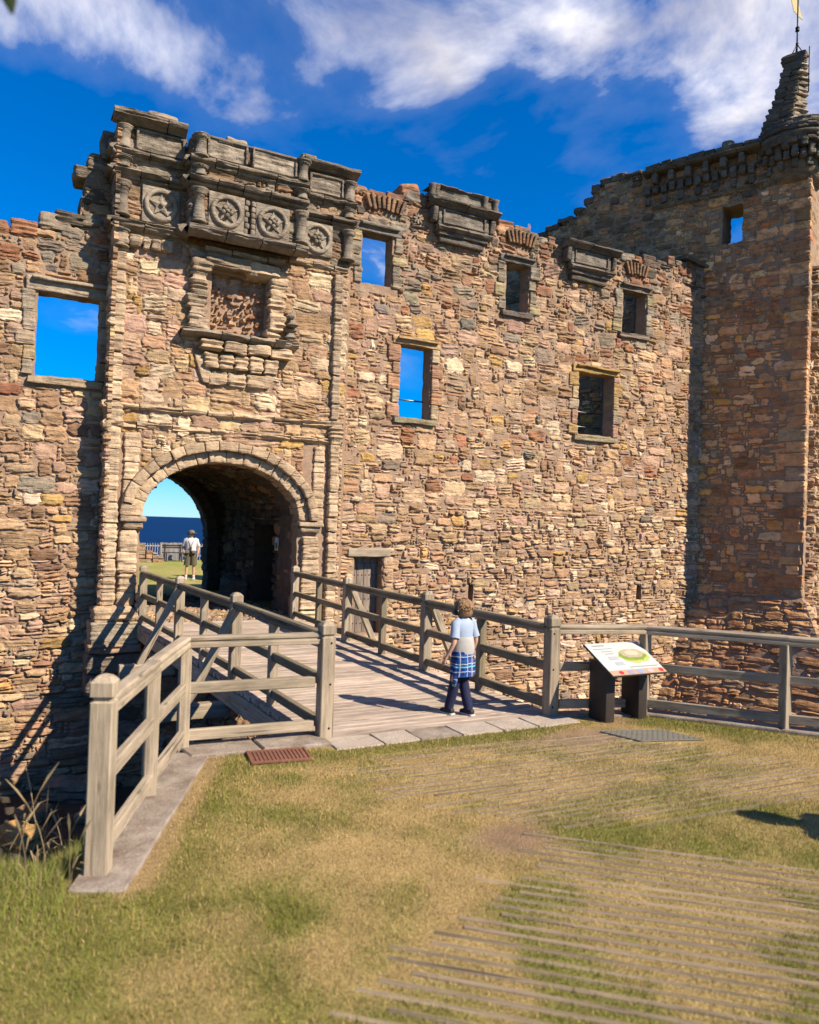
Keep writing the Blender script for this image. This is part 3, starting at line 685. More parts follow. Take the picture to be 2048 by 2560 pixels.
# vertical shafts: stacked drums
def shaft(xc, w, z0, z1, proj, tint, rad=.035):
    z = z0
    while z < z1 - .02:
        h = min(rng.uniform(.2, .36), z1 - z)
        if z1 - (z + h) < .1: h = z1 - z
        ww = w * rng.uniform(.9, 1.06)
        block('shaft_drum', ww, .34, h - .006, (xc + rng.normal(0, .006), YG + .17 - proj - rng.uniform(0, .015), z + h / 2), np.array(tint) * rng.uniform(.8, 1.15), gh, rad=rad, amp=.014, lam=.014, res=.045); z += h
shaft(1.50, .21, 3.72, 6.2, .09, lt); shaft(1.50, .21, .28, 3.26, .13, lt); shaft(1.79, .30, .28, 1.55, .10, lt, .05); shaft(1.80, .26, 1.78, 3.2, .04, lt, .03)
shaft(5.42, .17, 3.72, 6.5, .09, md); shaft(5.44, .19, -.35, 3.26, .10, lt); shaft(5.02, .34, -.3, 1.5, .10, lt, .04); shaft(5.16, .22, 1.78, 3.2, .03, lt, .03)
for (z0, h_, p_) in ((3.57, .13, .085), (3.27, .11, .075)):
    moulding('string_course', 1.34, 5.60, YG, strg(z0, h_, p_), lt * .95, gh, seg=.6, amp=.032)
    moulding('string_course', 0, .5, 0, strg(z0, h_, p_), lt, gh, fmap=GS)
for xx in (1.5, 5.46): block('string_knuckle', .26, .36, .46, (xx, YG + .05, 3.48), lt * .85, gh, rad=.07, amp=.02, lam=.03)
# pedestal of the left shafts
block('pedestal', .66, .62, .24, (1.60, YG - .0, .16), lt * .9, gh, rad=.07, amp=.02, lam=.015)
block('pedestal', .74, .70, .36, (1.60, YG - .04, -.14), np.array((.36, .29, .2)), gh, rad=.03, amp=.012)
block('pedestal', .80, .74, .12, (1.60, YG - .05, -.37), np.array((.36, .24, .16)), gh, rad=.02, amp=.012, lam=.02)
block('footing', .86, .70, .3, (1.62, YG + .0, -.62), np.array((.2, .16, .12)), gh, rad=.05, amp=.03); block('footing', .95, .74, .34, (1.66, YG + .02, -.96), np.array((.18, .15, .12)), gh, rad=.06, amp=.04)
for i in range(5):
    block('scroll_stone', .12, .3, .16, (2.0 - i * .012, YG - .14, .42 - i * .15), lt * .9, gh, rad=.06, amp=.01)
# arch rings
def vring(n, e0, e1, yfront, depth, tint, name, AX=AX, AZ=AZ, AA=AA, AB=AB, parent=None):
    cuts = np.sort(np.r_[0, (np.arange(1, n) + rng.uniform(-.25, .25, n - 1)) / n, 1]) * math.pi
    for i in range(n):
        t0, t1 = cuts[i], cuts[i + 1]
        L = (AA + AB) / 2 * math.pi / n + .2 * (math.pi / n)
        V, Q = block_geo(1.0, depth, e1 - e0 - .01, .03, .09, .0, .0, maxn=8)
        sd = rng.uniform(0, 99)
        th = (t0 + t1) / 2 + V[:, 0] * (t1 - t0) * .975
        rr = (e0 + e1) / 2 + V[:, 2]
        am = .026 * 2 * (fbm(V[:, 0] * 3 + sd, V[:, 1] * 7, V[:, 2] * 9, 3) - .5)
        nx_, nz_ = np.cos(th) * AB, np.sin(th) * AA; nn = np.hypot(nx_, nz_)
        X = AX - AA * np.cos(th) - nx_ / nn * (rr + am); Z = AZ + AB * np.sin(th) + nz_ / nn * (rr + am)
        Y = yfront + depth / 2 + V[:, 1] + am * 1.2 - rng.uniform(0, .035)
        obj(name, mesh(name, np.c_[X, Y, Z], Q[:, ::-1], tint=np.array(tint) * rng.uniform(.78, 1.12)), M['stone'], parent or gh)
vring(16, -.02, .19, YG - .02, .5, lt * .95, 'voussoir')
vring(17, .18, .36, YG - .13, .4, lt * .92, 'hood_voussoir')
for (xc, w_) in ((1.86, .42), (5.00, .48)):
    block('impost', w_, .46, .09, (xc, YG + .08, 1.74), md, gh, rad=.03, amp=.012, lam=.012); block('impost', w_ - .08, .42, .11, (xc, YG + .09, 1.63), md * .95, gh, rad=.04, amp=.014, lam=.016)
# niche surround
def erod(name, xc, w, z0, z1, d, tint, rad=.05):
    z = z0
    while z < z1 - .02:
        h = min(rng.uniform(.14, .3), z1 - z)
        if z1 - (z + h) < .09: h = z1 - z
        block(name, w * rng.uniform(.8, 1.08), .3, h, (xc + rng.normal(0, .02), YG + .15 - d * rng.uniform(.7, 1.1), z + h / 2), np.array(tint) * rng.uniform(.8, 1.15), gh, rad=rad, amp=.03, lam=.03, res=.045); z += h
erod('niche_jamb', 2.80, .32, 5.06, 6.44, .2, md); erod('niche_jamb', 4.20, .30, 5.06, 6.3, .17, lt); erod('niche_jamb', 4.46, .16, 5.1, 5.62, .2, dk)
block('niche_lintel', .80, .42, .2, (3.28, YG - .02, 6.30), md * .8, gh, rad=.04, amp=.025, lam=.025); block('niche_lintel', .62, .4, .26, (3.92, YG + .0, 6.28), lt * .95, gh, rad=.06, amp=.03, lam=.02)
moulding('niche_cornice', 2.86, 4.3, YG, strg(6.42, .12, .24), md * .9, gh, seg=.5, amp=.03)
moulding('niche_sill', 2.52, 4.62, YG, strg(4.93, .15, .26), dk * 1.35, gh, seg=.55, amp=.03)
for (z0, h_, xa, xb, d_, n_) in ((4.72, .2, 2.84, 4.5, .20, 4), (4.42, .29, 2.92, 4.26, .15, 5), (4.13, .27, 3.02, 4.04, .09, 3)):
    xx = xa
    for i in range(n_):
        w_ = (xb - xa) / n_
        block('corbel', w_ - .012, .4, h_ - .01, (xx + w_ / 2, YG + .2 - d_, z0 + h_ / 2), lt * rng.uniform(.72, 1.1), gh, rad=.045, amp=.03, lam=.02, res=.045); xx += w_
for (px, sg) in ((2.9, -1), (4.16, 1)):
    V, Q = block_geo(.2, .2, .5, .03, .06, .012, .01); V[:, 0] -= sg * (V[:, 2] - .1) * -.35
    obj('corbel', mesh('corbel', V + np.array((px, YG + .02, 4.42)), Q, tint=lt * .95), M['stone'], gh)
# roundels
def roundel(xc, zc_, yf, petals, t):
    rn = obj('roundel', mesh('roundel', *block_geo(.62, .08, .62, .012, .08, .006, .003), tint=dk * t), M['stone'], gh, Matrix.Translation((xc, yf - .0, zc_)))
    ringP, ringQ = lathe_geo([(.205, 0), (.21, .045), (.235, .06), (.262, .055), (.285, .03), (.29, 0)], 32, amp=.004)
    mx = Matrix.Translation((xc, yf - .035, zc_)) @ Matrix.Rotation(R(90), 4, 'X')
    obj('ring', mesh('ring', ringP, ringQ, tint=dk * t * 1.1), M['stone'], rn, mx)
    # a five-pointed star with a flower on it
    pts = []; n = 10
    for i in range(n):
        a = math.pi / 2 + i * 2 * math.pi / n; r_ = .215 if i % 2 == 0 else .095
        pts.append((r_ * math.cos(a), r_ * math.sin(a)))
    V = [(x_, y_, 0) for x_, y_ in pts] + [(x_ * .9, y_ * .9, .03) for x_, y_ in pts] + [(0, 0, .06)]
    F = [(i, (i + 1) % n, n + (i + 1) % n, n + i) for i in range(n)]; T = [(n + i, n + (i + 1) % n, 2 * n) for i in range(n)]
    obj('star', mesh('star', V, F, T, tint=dk * t * 1.15, smooth=False), M['stone'], rn, mx)
    for i in range(petals):
        a = math.pi / 2 + (i + .5) * 2 * math.pi / petals
        pV, pQ = lathe_geo([(0, -.045), (.03, -.035), (.045, 0), (.03, .035), (0, .045)], 8); pV[:, 2] *= .55
        obj('petal', mesh('petal', pV + np.array((.07 * math.cos(a), .07 * math.sin(a), .055)), pQ, tint=dk * t * .9), M['stone'], rn, mx)
    pV, pQ = lathe_geo([(.04, 0), (.035, .03), (.02, .045), (0, .05)], 10)
    obj('boss', mesh('boss', pV + np.array((0, 0, .05)), pQ, tint=dk * t), M['stone'], rn, mx)
roundel(2.12, 7.09, YG - .02, 0, 1.35); roundel(3.15, 7.08, YC - .02, 5, 1.2); roundel(3.97, 7.06, YC - .02, 5, 1.1); roundel(4.95, 7.1, YG - .02, 6, 1.35)
for xx in (3.50, 3.62):
    for i in range(6):
        block('twisted_pilaster', .085, .1, .1, (xx + (.012 if i % 2 else -.012) * (xx < 3.6), YC - .02, 6.82 + i * .1), dk * 1.2, gh, rad=.03, amp=.008, lam=0, res=.06)
block('crest_stone', .3, .4, .12, (1.42, YL - .1, 8.05), dk, gh, rad=.04, amp=.03); block('crest_stone', .25, .5, .5, (1.3, YL + .1, 8.05), dk * .8, gh, rad=.06, amp=.03)
block('crest_stone', .5, .4, .1, (2.1, YG + .1, 8.6), md, gh, rad=.04, amp=.03); block('crest_stone', .35, .4, .09, (3.3, YC + .2, 8.38), md, gh, rad=.03, amp=.03); block('crest_stone', .3, .35, .12, (4.75, YG + .1, 8.6), md, gh, rad=.04, amp=.03)

# ------------------------------------------------------------------ the vaulted passage behind the arch
ps = thing('vaulted_passage', 'dark stone barrel vaulted passage behind the gatehouse arch', 'passage', (3.4, 16.5, 0))
PR = planar((4.84, 0, 0), (0, 1, 0), (-1, 0, 0)); PL = planar((1.96, 0, 0), (0, 1, 0), (1, 0, 0))
VA, VB = 1.46, 1.06
def PV(U, V, D):
    th = V / 1.26
    return np.stack([AX + (VA - D) * np.cos(th), U + 0 * V, AZ + (VB - D) * np.sin(th)], -1)
DOORP = (15.1, 16.6, -.3, 1.75)
P, Q = slab(PR, 14.0, 19.6, -.3, 1.9, lambda U, V: ~inrect(U, V, DOORP), .1, 0, -.9, .03, 41); obj('passage_wall', mesh('pw', P, Q, smooth=False), M['vault_shade'], ps)
P, Q = slab(PR, 14.8, 17.0, -.3, 2.0, CF, .2, -.9, -1.0, 0, 42); obj('passage_wall', mesh('pw', P, Q), M['vault_shade'], ps)
P, Q = slab(PL, 14.0, 19.6, -.3, 1.9, CF, .1, 0, -.9, .03, 43); obj('passage_wall', mesh('pw', P, Q, smooth=False), M['vault_shade'], ps)
P, Q = slab(PV, 14.0, 19.6, -.05, 1.26 * math.pi + .05, CF, .12, 0, -.6, .03, 44); obj('vault', mesh('vault', P, Q, smooth=False), M['vault_shade'], ps)
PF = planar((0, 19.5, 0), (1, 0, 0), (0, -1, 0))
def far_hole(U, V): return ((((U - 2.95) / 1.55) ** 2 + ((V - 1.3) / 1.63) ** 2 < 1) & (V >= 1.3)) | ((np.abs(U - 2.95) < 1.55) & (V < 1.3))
P, Q = slab(PF, .6, 6.0, -.3, 4.2, lambda U, V: ~far_hole(U, V), .05, 0, -.5, .05, 45); obj('far_wall', mesh('fw', P, Q, smooth=False), M['vault_shade'], ps)
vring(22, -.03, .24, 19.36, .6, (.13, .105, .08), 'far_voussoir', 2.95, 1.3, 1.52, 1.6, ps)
for i_ in range(7):
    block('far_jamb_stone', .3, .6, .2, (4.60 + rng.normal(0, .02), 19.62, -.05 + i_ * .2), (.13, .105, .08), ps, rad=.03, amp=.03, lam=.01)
S = Stones(); pw = dict(dark=5, brown=1.5, grey=1)  # mostly dark tints, with the shade of the passage painted in
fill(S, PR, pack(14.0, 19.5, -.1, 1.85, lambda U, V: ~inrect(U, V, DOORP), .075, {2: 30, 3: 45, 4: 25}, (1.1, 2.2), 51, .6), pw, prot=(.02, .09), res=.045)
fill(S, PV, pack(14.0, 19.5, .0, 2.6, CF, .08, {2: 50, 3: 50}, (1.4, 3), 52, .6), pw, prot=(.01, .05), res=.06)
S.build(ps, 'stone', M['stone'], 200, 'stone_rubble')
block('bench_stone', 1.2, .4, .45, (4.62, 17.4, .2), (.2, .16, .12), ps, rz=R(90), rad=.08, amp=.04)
sg = obj('notice', mesh('notice', *block_geo(.02, .2, .26, .004, .5, 0, 0)), M['white'], ps, Matrix.Translation((4.76, 14.75, 1.32)))
obj('notice_print', mesh('np', *block_geo(.004, .11, .11, .001, .5, 0, 0)), M['iron'], sg, Matrix.Translation((4.749, 14.75, 1.29)))

# ------------------------------------------------------------------ the tower
TO = np.array([15.45, 13.75, 0]); ta = R(26); TU = np.array([math.sin(ta), -math.cos(ta), 0]); TN = np.array([-math.cos(ta), -math.sin(ta), 0])
_tp = planar(TO, TU, TN)
def _bat(V): return np.maximum(0, .3 - np.asarray(V, float)) * .42 + np.where(np.asarray(V) < .3, .07, 0)
def TW(U, V, D): return _tp(U + _bat(V) * np.clip((np.asarray(U, float) - 1.4) / 1.0, 0, 1), V, D + _bat(V))
TC = TO + TU * 2.4
_lp = planar(TC, -TN, TU)
def TL(U, V, D): return _lp(U - _bat(V) * np.clip(1 - np.asarray(U, float) / 1.0, 0, 1), V, D + _bat(V))
ttop = polyline([(-8, 9.0), (-5.5, 9.8), (-4.45, 10.34), (-3.9, 10.5), (-3.5, 10.7), (-3.1, 11.0), (-3.02, 11.3), (-2.4, 11.36), (-1.6, 11.42), (3, 11.42)])
TWIN = (.36, .86, 9.08, 10.04)
tw = thing('ruined_tower', 'tall shaded stone tower with corbelled parapet and battered base at the right', 'tower', tuple(TC - np.array([0, 0, 3])))
def t_core(U, V): return (V < ttop(U) - .1) & ~inrect(U, V, TWIN)
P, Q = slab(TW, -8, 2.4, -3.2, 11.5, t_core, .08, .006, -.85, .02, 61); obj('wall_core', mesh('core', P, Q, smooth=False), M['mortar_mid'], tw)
P, Q = slab(TL, .0, 6.0, -3.2, 11.3, lambda U, V: V < 11.2, .1, -.04, -.85, .06, 62); obj('wall_core', mesh('core', P, Q, smooth=False), M['mortar'], tw)
def t_w(u, v):
    if v > 10.2 or u < -.9 and v > 8: return dict(dark=4, grey=3, brown=3)
    if v < .3: return dict(brown=4, tan=3, grey=1.5, buff=1)
    return dict(brown=4, tan=5, ochre=1.2, grey=1, buff=2.5, red=.5, pale=.6)
S = Stones()
tk = lambda U, V: (V < ttop(U)) & ~inrect(U, V, (TWIN[0] - .02, TWIN[1] + .02, TWIN[2], TWIN[3]))
fill(S, TW, pack(-6.6, 2.38, .3, 11.45, lambda U, V: tk(U, V) & ((U > -.3) | (V > 4.2)) & ((U > -4.0) | (V > 7)) & ~((U > 1.95) & (V < 10.2)), .065, {1: 16, 2: 30, 3: 34, 4: 20}, (1.3, 2.8), 63, .62), t_w, gain=np.array((1.95, 1.6, 1.27)), prot=(.01, .045), gap=.009)
fill(S, TW, pack(-1.4, 2.38, -3.0, .28, CF, .07, {1: 10, 2: 50, 3: 40}, (1.8, 3.6), 64, .66), t_w, gain=np.array((1.35, 1.15, .95)), prot=(.015, .05), gap=.010)
fill(S, TL, pack(.3, 2.4, -3.0, 11.2, CF, .07, {1: 10, 2: 30, 3: 40, 4: 20}, (.8, 1.7), 65, .4), dict(tan=3, buff=3, pink=3, brown=1, pale=1), prot=(.03, .2), roundp=3.2, gap=.014, wob=.05, jit=.12)
fill(S, TL, pack(0, .3, -3.2, .28, CF, .1, {2: 40, 3: 50}, (1., 2), 66, .4), dict(tan=3, buff=3, pink=3), prot=(.03, .1))
S.build(tw, 'stone', M['stone'], 300, 'stone_rubble')
urot = math.atan2(TU[1], TU[0])
def tblock(name, w, d, h, u, v, front, tint, parent=tw, **k):
    p = TO + TU * u + TN * (front - d / 2); return block(name, w, d, h, (p[0], p[1], v), tint, parent, rz=urot, **k)
z = .3; i = 0
while z < 10.15:
    h = rng.uniform(.2, .34); w = (.62 if i % 2 else .40) * rng.uniform(.85, 1.1); dd = (.36 if i % 2 else .6)
    if .9 < z < 2.0: w *= .8                                           # the eroded lower corner
    tblock('quoin', w, dd, h - .012, 2.4 - w / 2 - (.12 * rng.random() if .6 < z < 2.0 else 0), z + h / 2, .03, pick(dict(tan=3, brown=3, grey=1.5, buff=1.5)) * np.array((1.7, 1.42, 1.15)), rad=.025, amp=.014, lam=.01, res=.05)
    z += h; i += 1
# corbel table, string and parapet
tg = np.array((.15, .125, .095))
n_c = 13
for i in range(n_c):
    u = -1.5 + i * .215
    up = i % 2
    for (zz, fr, hh) in (((11.06, .26, .26), (10.82, .15, .2)) if up else ((10.80, .16, .24), (10.56, .10, .22))):
        tblock('corbel', .15, .4, hh, u, zz, fr * 1.1, tg * rng.uniform(.8, 1.5), rad=.04, amp=.016, lam=.01, res=.06)
TPm = planar(TO, TU, TN)
moulding('parapet_string', -1.58, 1.3, 0, [(0, 11.18), (.28, 11.2), (.34, 11.23), (.36, 11.27), (.30, 11.30), (-.3, 11.32)], tg * 1.15, tw, seg=.7, amp=.012, fmap=TPm)
moulding('parapet_string', -1.4, 2.3, 0, strg(10.28, .14, .09), np.array((.27, .2, .12)), tw, seg=.8, amp=.02, fmap=TPm)
u = -1.55
while u < 1.2:
    w = rng.uniform(.25, .6); tblock('parapet_stone', w - .015, .45, .16, u + w / 2, 11.38 + rng.uniform(-.02, .02), .24, tg * rng.uniform(.7, 1.2), rad=.02, amp=.012, tilt=(0, rng.normal(0, .03))); u += w
tblock('parapet_stone', .3, .4, .26, .52, 11.46, .26, tg * 1.5, rad=.1, amp=.03)
for (u, zz, w, h) in ((-1.95, 11.42, .5, .13), (-2.35, 11.44, .42, .2), (-2.7, 11.42, .36, .24), (-3.0, 11.28, .26, .26), (-3.2, 10.98, .3, .2), (-3.5, 10.78, .34, .16), (-3.9, 10.6, .5, .16), (-4.3, 10.46, .42, .18), (-4.7, 10.3, .5, .2)):
    tblock('crest_stone', w, .6, h, u, zz, .05, tg * rng.uniform(.8, 1.4), rad=.07, amp=.03, lam=.015)
# round turret base at the corner with its own corbels
tcp = TO + TU * 1.98 - TN * .42
lathe('turret_base', [(.0, 10.95), (.80, 10.98), (.82, 11.16), (.92, 11.2), (.97, 11.25), (.92, 11.3), (.88, 11.36), (.84, 11.5), (0, 11.55)], (tcp[0], tcp[1], 0), tg * 1.1, tw, 40, .03)
for (zz, r_, hh) in ((11.12, .90, .16), (11.41, .92, .14), (11.55, .86, .14)):
    for i in range(20):
        a = urot - math.pi / 2 - 2.0 + i * .23 + (.1 if zz > 11.5 else 0)
        block('turret_stone', .2, .205, hh - .01, (tcp[0] + (r_ - .08) * math.cos(a), tcp[1] + (r_ - .08) * math.sin(a), zz), tg * rng.uniform(.7, 1.35), tw, rz=a, rad=.02, amp=.018, lam=.02, res=.06)
for i in range(12):
    a = urot - math.pi / 2 - 1.25 + i * .23
    for (zz, r_, hh) in (((11.02, .86, .2), (10.8, .74, .22)) if i % 2 else ((10.86, .80, .24), (10.62, .68, .22))):
        block('corbel', .34, .15, hh, (tcp[0] + (r_ - .1) * math.cos(a), tcp[1] + (r_ - .1) * math.sin(a), zz), tg * rng.uniform(.8, 1.5), tw, rz=a, rad=.04, amp=.016, res=.06)
lathe('turret_base', [(0, 10.2), (.56, 10.25), (.66, 10.5), (.70, 10.98), (0, 10.99)], (tcp[0], tcp[1], 0), np.array((.27, .19, .11)), tw, 32, .02)
# the leaning stub of the cap house gable
sl = polyline([(11.5, 1.22), (11.9, 1.38), (12.4, 1.55), (12.8, 1.68), (12.95, 1.72), (13.4, 1.72)]); sr = polyline([(11.5, 1.90), (12.1, 1.98), (12.8, 2.10), (13.05, 2.2), (13.4, 2.22)])
ll = polyline([(11.5, .56), (12.1, .46), (12.8, .28), (13.05, .14), (13.4, .12)])
z = 11.5
while z < 13.36:
    h = rng.uniform(.09, .15) if z < 12.95 else .2
    h = min(h, 13.42 - z); a, b = float(sl(z)) - rng.uniform(0, .05), float(sr(z)); dpt = float(ll(z))
    ncut = 2 if z < 12.9 else 1
    for j in range(ncut):
        w = (b - a) / ncut; p = TO + TU * (a + w * (j + .5)) - TN * .12
        block('gable_stone', w - .006, .24, h - .006, (p[0], p[1], z + h / 2), tg * rng.uniform(.7, 1.35), tw, rz=urot, rad=.015, amp=.02, lam=.02, res=.05)
    ev = np.array((.985, -.17, 0)); bk_ = np.array((.17, .985, 0)); p = TO + TU * (b - .02) + ev * dpt / 2 + bk_ * .2
    block('gable_lit_stone', dpt + .04, .36, h - .003, (p[0], p[1], z + h / 2), np.array((.56, .44, .31)) * rng.uniform(.7, 1.15), tw, rz=math.atan2(ev[1], ev[0]), rad=.03, amp=.04, lam=.03, res=.045)  # sunlit side of the stub: the light is painted in as a paler tint
    z += h
# weather vane on the stub
wp = TO + TU * 1.98 - TN * .16
vane = thing('weather_vane', 'gilded weather vane on a black iron rod on top of the tower', 'weather vane', (wp[0], wp[1], 13.4))
def rod(name, p0, p1, r, mat, parent, n=8, r1=None):
    p0, p1 = Vector(p0), Vector(p1); L = (p1 - p0).length
    P, Q = lathe_geo([(0, 0), (r, 0), (r1 or r, L), (0, L)], n)
    return obj(name, mesh(name, P, Q), mat, parent, Matrix.Translation(p0) @ (p1 - p0).to_track_quat('Z', 'Y').to_matrix().to_4x4())
rod('rod', (wp[0], wp[1], 12.95), (wp[0], wp[1], 15.0), .018, M['iron'], vane)
for i in range(3):
    a = i * 2.094 + urot
    rod('stay', (wp[0] + .17 * math.cos(a), wp[1] + .17 * math.sin(a), 13.38), (wp[0], wp[1], 13.68), .012, M['iron'], vane, 6)
V, Q = lathe_geo([(0, -.05), (.045, -.05), (.05, -.02), (.03, 0), (.05, .02), (.045, .05), (0, .05)], 10)
obj('collar', mesh('collar', V, Q), M['iron'], vane, Matrix.Translation((wp[0], wp[1], 14.05)))
obj('collar', mesh('collar', V * .7, Q), M['iron'], vane, Matrix.Translation((wp[0], wp[1], 13.68)))
fl = [(0, 0), (.12, -.1), (.08, .02), (-.02, .42), (-.2, .52), (-.16, .36), (-.1, .12)]
va = np.array((.886, -.464, 0)); vn = np.array((-.464, -.886, 0))
V = [(wp[0] + va[0] * a + vn[0] * t, wp[1] + va[1] * a + vn[1] * t, 14.38 + b) for t in (-.008, .008) for a, b in fl]
n = len(fl); me = bpy.data.meshes.new('pennant'); me.from_pydata(V, [], [tuple(range(n)), tuple(range(2 * n - 1, n - 1, -1))] + [(i, n + i, n + (i + 1) % n, (i + 1) % n) for i in range(n)])
obj('pennant', me, M['gold'], vane)
q = TO + TU * 2.2 + np.array((.985, -.17, 0)) * .11; rod('lightning_rod', (q[0], q[1], 12.4), (q[0], q[1], 13.5), .012, M['iron'], vane, 6)
# ================================================================== GROUND, DITCH, COURTYARD, SEA
LP = np.array([(-60, -60), (60, -60), (60, -55), (9.0, 1.35), (6.75, 4.12), (5.70, 5.55), (5.30, 5.86), (1.28, 6.06), (.36, 3.98), (-.1, 4.35), (-3, 4.7), (-60, 5.2)], float)
def sdist(x, y):
    x = np.asarray(x, float); y = np.asarray(y, float); d = np.full(x.shape, 1e9); ins = np.zeros(x.shape, bool)
    for i in range(len(LP)):
        a, b = LP[i], LP[(i + 1) % len(LP)]; e = b - a
        t = np.clip(((x - a[0]) * e[0] + (y - a[1]) * e[1]) / (e @ e), 0, 1)
        d = np.minimum(d, np.hypot(x - a[0] - t * e[0], y - a[1] - t * e[1]))
        c = ((a[1] > y) != (b[1] > y)) & (x < (b[0] - a[0]) * (y - a[1]) / (b[1] - a[1] + 1e-12) + a[0]); ins ^= c
    return np.where(ins, -d, d)
def sstep(a, b, x): t = np.clip((x - a) / (b - a), 0, 1); return t * t * (3 - 2 * t)
def ground_h(x, y):
    d = sdist(x, y); x = np.asarray(x, float)
    wd = .3 + 2.2 * sstep(1.0, .15, x) + .6 * sstep(6.0, 8.0, x)
    h = -2.75 * sstep(0, 1, np.maximum(d, 0) / wd) ** .9
    return h + (.0008 + .011 * sstep(1.6, .6, x)) * (fbm(x * 1.3, np.asarray(y) * 1.3, 3, 3) - .5) * 2 + np.where(d > .5, .25 * (fbm(x * 1.7, np.asarray(y) * 1.7, 8, 3) - .5), 0)
def lawn_mix(x, y):
    """green and bare shares of the turf"""
    n = fbm(x * .9, y * .9, 2, 4); f = fbm(x * 3.3, y * 3.3, 5, 3)
    g = sstep(.44, .72, n * .6 + f * .4)
    kd = np.abs((x - .62) * .92 - (y - 4.0) * .39)                     # lush beside the kerb
    g = np.maximum(g, sstep(.75, .15, kd) * (y > 3.7) * (.45 + .55 * f)); g = np.maximum(g, sstep(.30, .05, np.abs(y - 5.5)) * (x > 1.4) * (x < 4.4) * .75)
    g = np.where(x < .38 + .1 * f, np.maximum(g, .75), g)
    g = np.maximum(g, sstep(.5, .1, np.abs(sdist(x, y) + .2)) * (x > 5.2) * .9)
    g = np.maximum(g, .5 * sstep(.9, .3, np.hypot(x - .3, y - 2.6)))
    dry = sstep(.8, .2, np.hypot((x - 6.1) * .8, (y - 4.0))) * .9; g = g * (1 - dry)
    e = sstep(.42, .15, np.hypot((x - 2.62), (y - 3.66) * 1.5) + .25 * (f - .5)); e = np.maximum(e, sstep(.62, .25, np.hypot((x - 4.5) * .8, (y - 5.2) * 1.7) + .3 * (f - .5)))
    e = np.maximum(e, sstep(.3, .1, np.hypot((x - 5.28) * .7, (y - 5.62)) + .1 * (f - .5)) * .9)
    mt_ = (x * .667 + y * .745 < 4.3) & (x * .745 - y * .667 > -.35 - (x * .667 + y * .745 - 3.0) * .1); g = np.where(mt_, np.maximum(g, .15 + .75 * sstep(.42, .6, f)), g)
    kl = (x - .40) * .917 - (y - 3.93) * .399                           # worn strip beside the kerb
    ks = sstep(.34 + .08 * (f - .5), .24, kl) * (kl > .1) * (y > 3.85) * (y < 5.95) * (x > .3); e = np.maximum(e, ks * .4); g = g * (1 - ks)
    return g, e
def lawn_color(x, y):
    g, e = lawn_mix(x, y); f = fbm(x * 7, y * 7, 6, 3)
    dry = np.array((.45, .315, .13)); gr = np.array((.22, .21, .05)); ea = np.array((.32, .21, .12))
    c = dry[None] * (1 - g[:, None]) + gr[None] * g[:, None]; c = c * (1 - e[:, None]) + ea[None] * e[:, None]
    return c * (.75 + .5 * f[:, None])
def axis(segs):
    out = []
    for a, b, s in segs: out.append(np.arange(a, b, s))
    return np.concatenate(out + [np.array([segs[-1][1]])])
gx = axis([(-60, -6, 6), (-6, -1, .4), (-1, 8, .07), (8, 12, .4), (12, 60, 6)]); gy = axis([(-60, -4, 6), (-4, 0, .5), (0, 7, .07), (7, 14.6, .25)])
XX, YY = np.meshgrid(gx, gy); xf, yf = XX.ravel(), YY.ravel(); zf = ground_h(xf, yf)
soil = np.array((.10, .078, .055)); cw_ = sstep(-.03, -.5, zf)[:, None] * sstep(.15, 1.0, np.maximum(sdist(xf, yf), 0) + (xf > 1) * 1.0)[:, None]
tcol = lawn_color(xf, yf) * (1 - cw_) + soil * cw_ * (.7 + .6 * fbm(xf * 4, yf * 4, 1, 3)[:, None])
I = np.arange(XX.size).reshape(XX.shape); Qg = np.stack([I[:-1, :-1], I[:-1, 1:], I[1:, 1:], I[1:, :-1]], -1).reshape(-1, 4)
def mat_ground(name, attr=True, base=(.2, .2, .06)):
    m, nt, b = newmat(name); k = NB(nt); pos = k.n('ShaderNodeNewGeometry').outputs['Position']
    f = k.noise(k.mapping(pos, (60, 60, 60)), 1.0, 5, .7); g = k.noise(k.mapping(pos, 4.0), 1.0, 5, .6)
    c = k.n('ShaderNodeAttribute', attribute_name='tint').outputs['Color']
    c = k.mix(1.0, c, k.ramp(f, [(.25, .55), (.75, 1.4)]), 'MULTIPLY'); c = k.mix(1.0, c, k.ramp(g, [(.3, .85), (.7, 1.15)]), 'MULTIPLY')
    k.set(b.inputs['Base Color'], c); b.inputs['Roughness'].default_value = .95; b.inputs['Specular IOR Level'].default_value = .1
    k.set(b.inputs['Normal'], k.bump(f, .9, .02)); return m
M['ground'] = mat_ground('turf_ground')
tag(obj('ground', mesh('ground', np.c_[xf, yf, zf], Qg, tint=tcol), M['ground']), kind='structure')
# courtyard lawn behind the castle, falling a little towards the cliff fence
cx_ = axis([(-60, -2, 4), (-2, 14, .4), (14, 60, 4)]); cy_ = axis([(14.3, 41.5, .4)])
XX, YY = np.meshgrid(cx_, cy_); xf, yf = XX.ravel(), YY.ravel()
zf = -.42 * sstep(20, 27, yf) - .01 - 3.0 * sstep(41.0, 41.6, yf)
nn = fbm(xf * .5, yf * .5, 4, 4); g2 = sstep(.3, .7, nn)[:, None]
I = np.arange(XX.size).reshape(XX.shape); Qc = np.stack([I[:-1, :-1], I[:-1, 1:], I[1:, 1:], I[1:, :-1]], -1).reshape(-1, 4)
tag(obj('courtyard_lawn', mesh('lawn', np.c_[xf, yf, zf], Qc, tint=np.array((.40, .33, .10)) * (1 - g2) + np.array((.27, .29, .07)) * g2), M['ground']), kind='structure')
S = Stones()                                                           # cobbles on the passage floor
FL = lambda U, V, D: np.stack([U + 0 * V, V + 0 * U, D + 0 * U - .01], -1)
